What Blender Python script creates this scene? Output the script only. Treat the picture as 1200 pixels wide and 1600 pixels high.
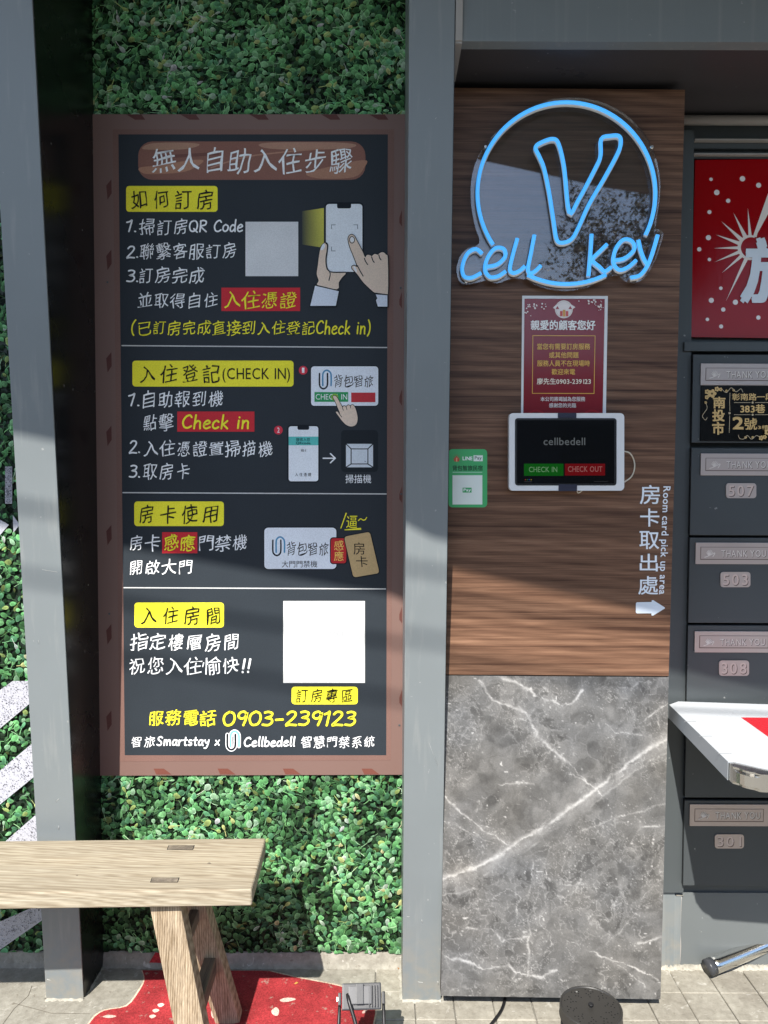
import bpy, bmesh, math, random
import numpy as np
from mathutils import Vector, Matrix
from mathutils.geometry import tessellate_polygon

for o in list(bpy.data.objects):
    bpy.data.objects.remove(o)
S = bpy.context.scene
C = S.collection
R = math.radians
random.seed(7)

# ---------------------------------------------------------------- camera
CAM = Vector((0, -1.94, 1.30))
PITCH, ROLL, FPX = R(2.2), R(0.2), 1150.0       # FPX: focal length in pixels of a 1600 px tall picture
cp, sp, cr, sr = math.cos(PITCH), math.sin(PITCH), math.cos(ROLL), math.sin(ROLL)
FWD = Vector((0, cp, -sp))
U0 = Vector((0, sp, cp)); R0 = Vector((1, 0, 0))
RT = R0 * cr + U0 * sr
UP = U0 * cr - R0 * sr
cam = bpy.data.cameras.new('camera'); co = bpy.data.objects.new('camera', cam); C.objects.link(co)
m = Matrix((RT, UP, -FWD)).transposed().to_4x4(); m.translation = CAM
co.matrix_world = m
cam.sensor_fit = 'VERTICAL'; cam.sensor_height = 36; cam.lens = FPX / 1600 * 36
cam.clip_start = 0.02; cam.clip_end = 500
S.camera = co

# ---------------------------------------------------------------- light
SUN_DIR = Vector((0.060, 0.207, -0.227)).normalized()      # the way the light travels
world = bpy.data.worlds.new('World'); S.world = world; world.use_nodes = True
nt = world.node_tree; bg = nt.nodes['Background']
sky = nt.nodes.new('ShaderNodeTexSky'); sky.sky_type = 'NISHITA'; sky.sun_disc = False
sky.sun_elevation = math.asin(-SUN_DIR.z)
sky.sun_rotation = math.atan2(-SUN_DIR.x, -SUN_DIR.y)
sky.air_density = 1.0; sky.dust_density = 0.7; sky.ozone_density = 1.6
nt.links.new(sky.outputs[0], bg.inputs[0]); bg.inputs[1].default_value = 0.15
sun = bpy.data.lights.new('sun', 'SUN'); sun.energy = 4.7; sun.angle = R(0.45); sun.color = (1.0, 0.955, 0.88)
so = bpy.data.objects.new('sun', sun); C.objects.link(so)
so.rotation_euler = SUN_DIR.to_track_quat('-Z', 'Y').to_euler(); so.location = (-3, -8, 9)
S.view_settings.view_transform = 'Standard'; S.view_settings.look = 'None'
S.view_settings.gamma = 1; S.view_settings.use_curve_mapping = False
S.view_settings.exposure = 0.83
S.cycles.max_bounces = 8; S.cycles.transparent_max_bounces = 12
S.cycles.caustics_reflective = False; S.cycles.caustics_refractive = False
S.cycles.sample_clamp_indirect = 4

# ---------------------------------------------------------------- surveying helpers
def ray(px, py):
    a = (px - 600) / FPX; b = -(py - 800) / FPX
    return FWD + RT * a + UP * b
def PY(px, py, Y):                 # the point of the vertical plane y = Y seen at a photo position
    d = ray(px, py); t = (Y - CAM.y) / d.y
    return CAM + d * t
def PZ(px, py, Z):                 # the point of the level plane z = Z
    d = ray(px, py); t = (Z - CAM.z) / d.z
    return CAM + d * t

def lin(c):                        # sRGB 0..255 -> linear
    out = []
    for v in c[:3]:
        v = v / 255.0
        out.append(v / 12.92 if v <= 0.04045 else ((v + 0.055) / 1.055) ** 2.4)
    return (out[0], out[1], out[2], 1.0)

# ---------------------------------------------------------------- materials
def newmat(name):
    mt = bpy.data.materials.new(name); mt.use_nodes = True
    return mt, mt.node_tree, mt.node_tree.nodes['Principled BSDF']
def N(nt, typ, **kw):
    n = nt.nodes.new(typ)
    for k, v in kw.items(): setattr(n, k, v)
    return n
def noise(nt, vec, scale, detail=4, rough=0.55, dist=0.0):
    n = N(nt, 'ShaderNodeTexNoise'); n.inputs['Scale'].default_value = scale
    n.inputs['Detail'].default_value = detail; n.inputs['Roughness'].default_value = rough
    n.inputs['Distortion'].default_value = dist
    nt.links.new(vec, n.inputs['Vector']); return n.outputs['Fac']
def mapping(nt, vec, scale):
    mp = N(nt, 'ShaderNodeMapping'); mp.inputs['Scale'].default_value = scale
    nt.links.new(vec, mp.inputs['Vector']); return mp.outputs[0]
def ramp(nt, fac, stops):
    r = N(nt, 'ShaderNodeValToRGB'); nt.links.new(fac, r.inputs[0])
    el = r.color_ramp.elements
    while len(el) < len(stops): el.new(0.5)
    for e, (p, c) in zip(el, stops):
        e.position = p; e.color = c if len(c) == 4 else (*c, 1)
    return r.outputs[0]
def mix(nt, f, a, b, mode='MIX'):
    n = N(nt, 'ShaderNodeMixRGB', blend_type=mode)
    for i, v in ((0, f), (1, a), (2, b)):
        if isinstance(v, (int, float)): n.inputs[i].default_value = v
        elif isinstance(v, tuple): n.inputs[i].default_value = v if len(v) == 4 else (*v, 1)
        else: nt.links.new(v, n.inputs[i])
    return n.outputs[0]
def bump(nt, b, h, strength, dist=0.002):
    n = N(nt, 'ShaderNodeBump'); n.inputs['Strength'].default_value = strength
    n.inputs['Distance'].default_value = dist
    nt.links.new(h, n.inputs['Height']); nt.links.new(n.outputs[0], b.inputs['Normal'])
def coords(nt, kind='Object'):
    return N(nt, 'ShaderNodeTexCoord').outputs[kind]

def paint(name, col, rough=0.4, var=0.12, metallic=0.0, scratch=True, spec=0.4, grime=False):
    mt, t, b = newmat(name)
    v = coords(t)
    n1 = noise(t, v, 3.0, 5); n2 = noise(t, mapping(t, v, (40, 40, 6)), 3, 3)
    c = mix(t, n1, tuple(x * (1 - var) for x in col), tuple(x * (1 + var) for x in col))
    if scratch:
        sp_ = ramp(t, noise(t, v, 60, 2, 0.6), [(0.0, (0, 0, 0)), (0.735, (0, 0, 0)), (0.76, (1, 1, 1))])
        c = mix(t, mix(t, 1.0, sp_, (0.5, 0.5, 0.5), 'MULTIPLY'), c, (0.4, 0.4, 0.38))
    if grime:      # splash dirt near the ground and faint run marks
        pos = N(t, 'ShaderNodeNewGeometry').outputs['Position']
        sx = N(t, 'ShaderNodeSeparateXYZ'); t.links.new(pos, sx.inputs[0])
        low = ramp(t, sx.outputs['Z'], [(0.0, (1, 1, 1)), (0.22, (0, 0, 0))])
        dn = ramp(t, noise(t, pos, 30, 5, 0.65), [(0.38, (0, 0, 0)), (0.62, (0.75, 0.75, 0.75))])
        c = mix(t, mix(t, 1.0, low, dn, 'MULTIPLY'), c, (0.26, 0.24, 0.20))
        run = ramp(t, noise(t, mapping(t, pos, (55, 55, 1.3)), 1.0, 4, 0.6), [(0.56, (0, 0, 0)), (0.72, (0.4, 0.4, 0.4))])
        c = mix(t, run, c, (0.27, 0.28, 0.27))
    t.links.new(c, b.inputs['Base Color'])
    t.links.new(ramp(t, n1, [(0.3, (rough * 0.85,) * 3), (0.7, (rough * 1.2,) * 3)]), b.inputs['Roughness'])
    b.inputs['Metallic'].default_value = metallic
    b.inputs['Specular IOR Level'].default_value = spec
    bump(t, b, n2, 0.08, 0.001)
    return mt

def wood_mat(name, cols, sx, sz, rough=0.45, axis='x', fine=150, bmp=0.15):
    mt, t, b = newmat(name); v = coords(t)
    s = {'x': lambda a, q: (a, q, q), 'z': lambda a, q: (q, q, a), 'y': lambda a, q: (q, a, q)}[axis]
    warp = noise(t, mapping(t, v, s(1.2, 3.0)), 1.5, 3)
    base = noise(t, mapping(t, v, s(sx, sz)), 1.0, 6, 0.62, 1.1)
    big = noise(t, mapping(t, v, s(sx * 0.5, sz * 0.28)), 1.0, 3, 0.5, 0.6)
    fin = noise(t, mapping(t, v, s(sx * 5, fine)), 1.0, 4, 0.6)
    c = ramp(t, base, [(0.28, cols[0]), (0.42, cols[1]), (0.55, cols[2]), (0.72, cols[3])])
    c = mix(t, 0.75, c, ramp(t, big, [(0.3, (0.62, 0.60, 0.58)), (0.7, (1.35, 1.32, 1.28))]), 'MULTIPLY')
    c = mix(t, 0.5, c, ramp(t, fin, [(0.35, (0.5, 0.5, 0.5)), (0.65, (1.3, 1.3, 1.3))]), 'MULTIPLY')
    dk = ramp(t, noise(t, mapping(t, v, s(sx * 0.9, sz * 2.2)), 1.0, 2, 0.5, 0.8), [(0.30, (1, 1, 1)), (0.335, (0, 0, 0))])
    c = mix(t, mix(t, 1.0, dk, (0.7, 0.7, 0.7), 'MULTIPLY'), c, cols[0])
    t.links.new(c, b.inputs['Base Color']); b.inputs['Roughness'].default_value = rough
    bump(t, b, fin, bmp, 0.0008)
    return mt

def concrete_mat(name, c0, c1, rough=0.85):
    mt, t, b = newmat(name); v = N(t, 'ShaderNodeNewGeometry').outputs['Position']
    n1 = noise(t, v, 5, 6, 0.65); n2 = noise(t, v, 42, 5, 0.7); n3 = noise(t, v, 180, 3, 0.7)
    c = mix(t, ramp(t, n1, [(0.3, (0, 0, 0)), (0.7, (1, 1, 1))]), c0, c1)
    c = mix(t, 0.7, c, ramp(t, n2, [(0.3, (0.62, 0.60, 0.55)), (0.7, (1.25, 1.25, 1.22))]), 'MULTIPLY')
    st = ramp(t, noise(t, v, 70, 3, 0.6), [(0.62, (0, 0, 0)), (0.74, (1, 1, 1))])
    c = mix(t, mix(t, 1.0, st, (0.55, 0.55, 0.55), 'MULTIPLY'), c, (0.10, 0.075, 0.05))
    lt = ramp(t, noise(t, mapping(t, v, (1, 1, 1)), 28, 4, 0.6, 1.5), [(0.62, (0, 0, 0)), (0.72, (1, 1, 1))])
    c = mix(t, mix(t, 1.0, lt, (0.5, 0.5, 0.5), 'MULTIPLY'), c, (0.62, 0.60, 0.54))
    t.links.new(c, b.inputs['Base Color']); b.inputs['Roughness'].default_value = rough
    bump(t, b, mix(t, 0.5, n2, n3), 0.5, 0.003)
    return mt

def attr_mat(name, rough=0.5, spec=0.5, speck=0.0, bmp=0.0, varn=0.06):
    mt, t, b = newmat(name)
    a = N(t, 'ShaderNodeVertexColor'); a.layer_name = 'Col'
    v = N(t, 'ShaderNodeNewGeometry').outputs['Position']
    n1 = noise(t, v, 7, 5)
    n2 = noise(t, v, 320, 2)
    c = mix(t, 1.0, a.outputs[0], ramp(t, n1, [(0.3, (1 - varn,) * 3), (0.7, (1 + varn,) * 3)]), 'MULTIPLY')
    if speck:
        c = mix(t, speck, c, ramp(t, n2, [(0.35, (0.6, 0.6, 0.6)), (0.65, (1.35, 1.35, 1.35))]), 'MULTIPLY')
    t.links.new(c, b.inputs['Base Color']); b.inputs['Roughness'].default_value = rough
    b.inputs['Specular IOR Level'].default_value = spec
    if bmp: bump(t, b, n2, bmp, 0.0005)
    return mt

PRINT = attr_mat('vinyl_print', 0.55, 0.18, 0.18)
GLOSSP = attr_mat('gloss_print', 0.16, 0.5)
HEDGEM = attr_mat('leaf_print_vinyl', 0.5, 0.08, 0.45, 0.1, 0.15)
MARBLEM = attr_mat('marble_laminate', 0.38, 0.3, 0.25, 0.05)
TERRM = attr_mat('terrazzo_print', 0.5, 0.4, 0.3)
DECALM = attr_mat('decal_vinyl', 0.4, 0.5)
FLOORPAINT = attr_mat('floor_paint', 0.75, 0.3, 0.75, 0.4, 0.25)
_t = FLOORPAINT.node_tree; _b = _t.nodes['Principled BSDF']; _src = _b.inputs['Base Color'].links[0].from_socket
_p = N(_t, 'ShaderNodeNewGeometry').outputs['Position']
_w = ramp(_t, noise(_t, _p, 38, 8, 0.72), [(0.60, (0, 0, 0)), (0.67, (0.75, 0.75, 0.75))])
_d = ramp(_t, noise(_t, _p, 9, 4, 0.6), [(0.35, (0.72, 0.70, 0.70)), (0.65, (1.15, 1.15, 1.15))])
_t.links.new(mix(_t, _w, mix(_t, 1.0, _src, _d, 'MULTIPLY'), (0.33, 0.28, 0.23)), _b.inputs['Base Color'])
GREY = paint('grey_steel_paint', (0.182, 0.203, 0.210), 0.34, grime=True)
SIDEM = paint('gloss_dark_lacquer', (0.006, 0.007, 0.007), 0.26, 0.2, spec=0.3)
DGREY = paint('dark_grey_paint', (0.070, 0.080, 0.084), 0.42)
MAILM = paint('mailbox_paint', (0.058, 0.066, 0.070), 0.38, 0.1)
BLACKM = paint('black_plastic', (0.012, 0.012, 0.013), 0.4, 0.2, scratch=False)
GAPM = paint('gap_black', (0.006, 0.006, 0.006), 0.8, 0.1, scratch=False)
WHITEP = paint('white_plastic', (0.72, 0.73, 0.74), 0.35, 0.03, scratch=False)
CREAM = paint('cream_cable_sheath', (0.62, 0.57, 0.46), 0.45, 0.05, scratch=False)
BEADM = paint('sealant_bead', (0.33, 0.31, 0.29), 0.6, 0.2)
STEEL = paint('brushed_steel', (0.58, 0.56, 0.52), 0.26, 0.08, metallic=1.0, scratch=False)
CHROME = paint('chrome_tube', (0.72, 0.72, 0.70), 0.16, 0.05, metallic=1.0, scratch=False)
PLATEM = paint('plate_alloy', (0.50, 0.42, 0.385), 0.42, 0.12, metallic=0.55, scratch=False)
ENGRAVE = paint('engraving_shadow', (0.16, 0.12, 0.105), 0.5, 0.1, metallic=0.3, scratch=False)
EMBOSS = paint('embossed_letter', (0.74, 0.68, 0.64), 0.35, 0.1, metallic=0.3, scratch=False)
def grain_mat(name, cols, dens, rough, axis='x', dist=5.0, stretch=0.09, fine=260, contrast=1.0, streak=0.5, wv=0.2):
    mt, t, b = newmat(name); v = coords(t)
    m3 = lambda a, q: {'x': (a, q, q), 'z': (q, q, a), 'y': (q, a, q)}[axis]
    mv = mapping(t, v, m3(stretch, 1.0))
    w = N(t, 'ShaderNodeTexWave', wave_type='BANDS'); w.bands_direction = {'x': 'DIAGONAL', 'z': 'X', 'y': 'X'}[axis]
    if axis == 'x': mv = mapping(t, v, (stretch, 1.0, 1.0))
    w.inputs['Scale'].default_value = dens; w.inputs['Distortion'].default_value = dist
    w.inputs['Detail'].default_value = 4; w.inputs['Detail Scale'].default_value = 0.35 * 1.2; w.inputs['Detail Roughness'].default_value = 0.62
    t.links.new(mv, w.inputs['Vector'])
    n1 = noise(t, mapping(t, v, m3(0.75, 78)), 1.0, 7, 0.68, 0.35)
    n2 = noise(t, mapping(t, v, m3(9.0, fine)), 1.0, 4, 0.65)
    n3 = noise(t, mapping(t, v, m3(0.9, 9)), 1.0, 4, 0.55, 0.9)
    f = mix(t, 1 - wv, w.outputs['Fac'], n1)
    c = ramp(t, f, [(0.30, cols[0]), (0.44, cols[1]), (0.58, cols[2]), (0.74, cols[3])])
    c = mix(t, 0.65 * contrast, c, ramp(t, n3, [(0.32, (0.62, 0.60, 0.58)), (0.68, (1.26, 1.25, 1.22))]), 'MULTIPLY')
    c = mix(t, streak, c, ramp(t, n2, [(0.34, (0.45, 0.43, 0.42)), (0.66, (1.4, 1.4, 1.4))]), 'MULTIPLY')
    dk = ramp(t, noise(t, mapping(t, v, m3(0.9, 85)), 1.0, 3, 0.6, 0.5), [(0.30, (1, 1, 1)), (0.345, (0, 0, 0))])
    c = mix(t, mix(t, 1.0, dk, (0.6, 0.6, 0.6), 'MULTIPLY'), c, cols[0])
    t.links.new(c, b.inputs['Base Color']); b.inputs['Roughness'].default_value = rough; b.inputs['Specular IOR Level'].default_value = 0.25
    bump(t, b, n2, 0.3, 0.0006)
    return mt
WALNUT = grain_mat('walnut_laminate', [(0.052, 0.024, 0.015, 1), (0.122, 0.064, 0.040, 1), (0.190, 0.104, 0.065, 1), (0.26, 0.15, 0.096, 1)], 24, 0.4, 'x', 9, 0.12, 330, 0.9, 0.45, 0.08)
PINE = grain_mat('weathered_pine', [(0.235, 0.190, 0.130, 1), (0.320, 0.270, 0.195, 1), (0.385, 0.335, 0.250, 1), (0.44, 0.395, 0.305, 1)], 60, 0.75, 'x', 16, 0.10, 420, 0.6, 0.42, 0.22)
PINEZ = grain_mat('pine_leg', [(0.17, 0.12, 0.07, 1), (0.29, 0.22, 0.145, 1), (0.38, 0.30, 0.21, 1), (0.46, 0.38, 0.27, 1)], 60, 0.75, 'z', 9, 0.10, 420, 0.6, 0.5, 0.2)
PINEY = wood_mat('old_dark_pine', [(0.03, 0.024, 0.018, 1), (0.075, 0.06, 0.045, 1), (0.13, 0.10, 0.07, 1), (0.2, 0.15, 0.10, 1)], 3, 28, 0.8, 'y', 160, 0.4)
CONC = concrete_mat('concrete', (0.22, 0.205, 0.175), (0.34, 0.325, 0.285))
TILEM = concrete_mat('tile_stone', (0.235, 0.215, 0.18), (0.36, 0.34, 0.29))
PAVE = concrete_mat('street_pavement', (0.20, 0.19, 0.17), (0.27, 0.26, 0.235))
MORTAR = concrete_mat('mortar', (0.30, 0.285, 0.245), (0.44, 0.42, 0.37))
ASPH = concrete_mat('asphalt', (0.045, 0.045, 0.045), (0.06, 0.06, 0.06))

def emis(name, col, strength, base=(0.05, 0.05, 0.05)):
    mt, t, b = newmat(name)
    b.inputs['Base Color'].default_value = (*base, 1)
    b.inputs['Emission Color'].default_value = (*col, 1); b.inputs['Emission Strength'].default_value = strength
    b.inputs['Roughness'].default_value = 0.35
    n = noise(t, coords(t), 12, 2)
    t.links.new(mix(t, n, tuple(c * 0.93 for c in col), tuple(min(1, c * 1.05) for c in col)), b.inputs['Emission Color'])
    return mt
NEON = emis('neon_blue_glow', (0.050, 0.37, 0.92), 0.56, (0.10, 0.30, 0.55))
NEONW = paint('neon_white_sleeve', (0.75, 0.74, 0.70), 0.4, 0.03, scratch=False)

def acrylic():
    mt, t, b = newmat('clear_acrylic')
    out = t.nodes['Material Output']
    tr = N(t, 'ShaderNodeBsdfTransparent'); tr.inputs[0].default_value = (0.975, 0.98, 0.985, 1)
    gl = N(t, 'ShaderNodeBsdfGlossy'); gl.inputs['Roughness'].default_value = 0.018
    gl.inputs[0].default_value = (1, 1, 1, 1)
    fr = N(t, 'ShaderNodeFresnel'); fr.inputs['IOR'].default_value = 1.65
    bp = N(t, 'ShaderNodeBump'); bp.inputs['Strength'].default_value = 0.02; bp.inputs['Distance'].default_value = 0.001
    t.links.new(noise(t, coords(t), 9, 2), bp.inputs['Height'])
    t.links.new(bp.outputs[0], gl.inputs['Normal'])
    mx = N(t, 'ShaderNodeMixShader')
    t.links.new(fr.outputs[0], mx.inputs[0]); t.links.new(tr.outputs[0], mx.inputs[1]); t.links.new(gl.outputs[0], mx.inputs[2])
    t.links.new(mx.outputs[0], out.inputs['Surface'])
    return mt
ACRYL = acrylic()

def screen_mat():
    mt, t, b = newmat('tablet_glass')
    a = N(t, 'ShaderNodeVertexColor'); a.layer_name = 'Col'
    b.inputs['Base Color'].default_value = (0.004, 0.004, 0.005, 1)
    b.inputs['Roughness'].default_value = 0.05; b.inputs['Specular IOR Level'].default_value = 0.22
    n = noise(t, coords(t), 5, 2)
    t.links.new(mix(t, 1.0, a.outputs[0], ramp(t, n, [(0.3, (0.95,) * 3), (0.7, (1.05,) * 3)]), 'MULTIPLY'), b.inputs['Emission Color'])
    b.inputs['Emission Strength'].default_value = 0.27
    return mt
SCREEN = screen_mat()

# ---------------------------------------------------------------- object helpers
def link(name, me, mat=None, parent=None):
    o = bpy.data.objects.new(name, me); C.objects.link(o)
    if mat is not None and me is not None:
        me.materials.clear(); me.materials.append(mat)
    if parent: o.parent = parent
    return o
def tag(o, label=None, cat=None, group=None, kind=None):
    if label: o['label'] = label
    if cat: o['category'] = cat
    if group: o['group'] = group
    if kind: o['kind'] = kind
    return o
def thing(name, label, cat, group=None):
    o = bpy.data.objects.new(name, None); C.objects.link(o); o.empty_display_size = 0.05
    return tag(o, label, cat, group)
def place(root, loc):
    """moves an Empty to the base of its thing; the parts keep their places"""
    root.location = loc; mi = Matrix.Translation(loc).inverted()
    for ch in root.children: ch.matrix_parent_inverse = mi

def mesh_from(verts, faces, name='m', smooth=False):
    me = bpy.data.meshes.new(name); me.from_pydata([tuple(v) for v in verts], [], faces)
    me.update()
    if smooth: me.shade_smooth()
    return me
def finish(bm, bevel=0.0, seg=2, smooth=False):
    if bevel: bmesh.ops.bevel(bm, geom=list(bm.edges), offset=bevel, segments=seg, affect='EDGES', profile=0.7)
    bmesh.ops.recalc_face_normals(bm, faces=bm.faces)
    me = bpy.data.meshes.new('m'); bm.to_mesh(me); bm.free()
    if smooth: me.shade_smooth()
    return me
def box(name, x0, x1, y0, y1, z0, z1, mat, parent=None, bevel=0.0, seg=2):
    bm = bmesh.new()
    bmesh.ops.create_cube(bm, size=1)
    for v in bm.verts:
        v.co = ((x0 + x1) / 2 + v.co.x * (x1 - x0), (y0 + y1) / 2 + v.co.y * (y1 - y0), (z0 + z1) / 2 + v.co.z * (z1 - z0))
    return link(name, finish(bm, bevel, seg), mat, parent)
def hexa(name, front, back, mat, parent=None, bevel=0.0):
    """solid between two quads (each four points in the same order)"""
    bm = bmesh.new()
    a = [bm.verts.new(p) for p in front]; b = [bm.verts.new(p) for p in back]
    bm.faces.new(a); bm.faces.new(b[::-1])
    for i in range(4): bm.faces.new((a[i], b[i], b[(i + 1) % 4], a[(i + 1) % 4]))
    return link(name, finish(bm, bevel), mat, parent)
def prism(name, pts, Y0, Y1, mat, parent=None, bevel=0.0, smooth=False):
    """outline (x,z) extruded from y=Y0 (front) to y=Y1"""
    bm = bmesh.new()
    a = [bm.verts.new((p[0], Y0, p[1])) for p in pts]; b = [bm.verts.new((p[0], Y1, p[1])) for p in pts]
    bm.faces.new(a); bm.faces.new(b[::-1]); n = len(pts)
    for i in range(n): bm.faces.new((a[i], b[i], b[(i + 1) % n], a[(i + 1) % n]))
    return link(name, finish(bm, bevel), mat, parent)
def pxbox(name, x0, y0, x1, y1, Y, depth, mat, parent=None, bevel=0.0):
    """a plate whose front (at y=Y) was measured in the photo; runs back by depth"""
    q = [PY(x0, y0, Y), PY(x1, y0, Y), PY(x1, y1, Y), PY(x0, y1, Y)]
    xl = (q[0].x + q[3].x) / 2; xr = (q[1].x + q[2].x) / 2; zt = (q[0].z + q[1].z) / 2; zb = (q[2].z + q[3].z) / 2
    return box(name, xl, xr, Y, Y + depth, zb, zt, mat, parent, bevel)

def smooth_pts(pts, n=6, closed=False):
    out = []; L = len(pts)
    rng = range(L) if closed else range(L - 1)
    for i in rng:
        if closed: p = [pts[(i + k) % L] for k in (-1, 0, 1, 2)]
        else: p = [pts[max(0, i - 1)], pts[i], pts[i + 1], pts[min(L - 1, i + 2)]]
        for k in range(n):
            t = k / n
            out.append(tuple(0.5 * ((2 * p[1][j]) + (-p[0][j] + p[2][j]) * t + (2 * p[0][j] - 5 * p[1][j] + 4 * p[2][j] - p[3][j]) * t * t + (-p[0][j] + 3 * p[1][j] - 3 * p[2][j] + p[3][j]) * t ** 3) for j in range(len(p[0]))))
    if not closed: out.append(tuple(pts[-1]))
    return out
def tube(name, pts, r, mat, parent=None, seg=10, smooth_n=0, closed=False, taper=None, bm=None):
    if smooth_n: pts = smooth_pts([tuple(p) for p in pts], smooth_n, closed)
    pts = [Vector(p) for p in pts]; n = len(pts)
    own = bm is None
    if own: bm = bmesh.new()
    rings = []; ref = None
    for i, p in enumerate(pts):
        if closed: d = pts[(i + 1) % n] - pts[i - 1]
        else: d = pts[min(n - 1, i + 1)] - pts[max(0, i - 1)]
        d = d.normalized()
        if ref is None:
            ref = Vector((0, 1, 0)) if abs(d.y) < 0.9 else Vector((1, 0, 0))
        a = (ref - d * ref.dot(d)).normalized(); ref = a; b = d.cross(a)
        rr = r if taper is None else r * (taper[0] + (taper[1] - taper[0]) * i / (n - 1))
        rings.append([bm.verts.new(p + (a * math.cos(2 * math.pi * k / seg) + b * math.sin(2 * math.pi * k / seg)) * rr) for k in range(seg)])
    for i in range(n if closed else n - 1):
        A, B = rings[i], rings[(i + 1) % n]
        for k in range(seg): bm.faces.new((A[k], A[(k + 1) % seg], B[(k + 1) % seg], B[k]))
    if not closed:
        bm.faces.new(rings[0][::-1]); bm.faces.new(rings[-1])
    if not own: return
    return link(name, finish(bm, smooth=True), mat, parent)
def bar(name, p0, p1, w, d, mat, parent=None, bevel=0.003, xdir=Vector((1, 0, 0)), w1=None, d1=None):
    """squared timber from p0 to p1, w along xdir, d across"""
    p0, p1 = Vector(p0), Vector(p1); ax = (p1 - p0).normalized()
    x = (xdir - ax * xdir.dot(ax)).normalized(); y = ax.cross(x)
    w1 = w1 or w; d1 = d1 or d
    q = lambda p, W, D: [p - x * W / 2 - y * D / 2, p + x * W / 2 - y * D / 2, p + x * W / 2 + y * D / 2, p - x * W / 2 + y * D / 2]
    # mesh in local frame so the grain follows the object
    return hexa(name, q(p0, w, d), q(p1, w1, d1), mat, parent, bevel)
def lathe(name, prof, cx, cy, z0, mat, parent=None, seg=48):
    bm = bmesh.new(); rings = []
    for r, z in prof:
        rings.append([bm.verts.new((cx + r * math.cos(2 * math.pi * k / seg), cy + r * math.sin(2 * math.pi * k / seg), z0 + z)) for k in range(seg)])
    for A, B in zip(rings, rings[1:]):
        for k in range(seg): bm.faces.new((A[k], A[(k + 1) % seg], B[(k + 1) % seg], B[k]))
    bm.faces.new(rings[0][::-1]); bm.faces.new(rings[-1])
    me = finish(bm); me.shade_smooth()
    try: me.set_sharp_from_angle(angle=R(40))
    except Exception: pass
    return link(name, me, mat, parent)

# ---------------------------------------------------------------- printed artwork
def rrect(x0, y0, x1, y1, r, n=5):
    pts = []
    for cx, cy, a0 in ((x1 - r, y0 + r, -90), (x1 - r, y1 - r, 0), (x0 + r, y1 - r, 90), (x0 + r, y0 + r, 180)):
        for k in range(n + 1):
            a = R(a0 + 90 * k / n); pts.append((cx + r * math.cos(a), cy + r * math.sin(a)))
    return pts
def circ(cx, cy, r, n=24, ry=None):
    ry = ry or r
    return [(cx + r * math.cos(2 * math.pi * k / n), cy + ry * math.sin(2 * math.pi * k / n)) for k in range(n)]

_fontcache = {}
def glyph_mesh(ch, off=0.0):
    key = (ch, off)
    if key in _fontcache: return _fontcache[key]
    c = bpy.data.curves.new('t', 'FONT'); c.body = ch; c.size = 1; c.resolution_u = 3; c.offset = off
    c.fill_mode = 'FRONT'
    o = bpy.data.objects.new('t', c); C.objects.link(o)
    dg = bpy.context.evaluated_depsgraph_get()
    me = bpy.data.meshes.new_from_object(o.evaluated_get(dg))
    vs = [(v.co.x, v.co.y) for v in me.vertices]; fs = [tuple(p.vertices) for p in me.polygons]
    bpy.data.objects.remove(o); bpy.data.curves.remove(c); bpy.data.meshes.remove(me)
    _fontcache[key] = (vs, fs); return vs, fs

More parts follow.
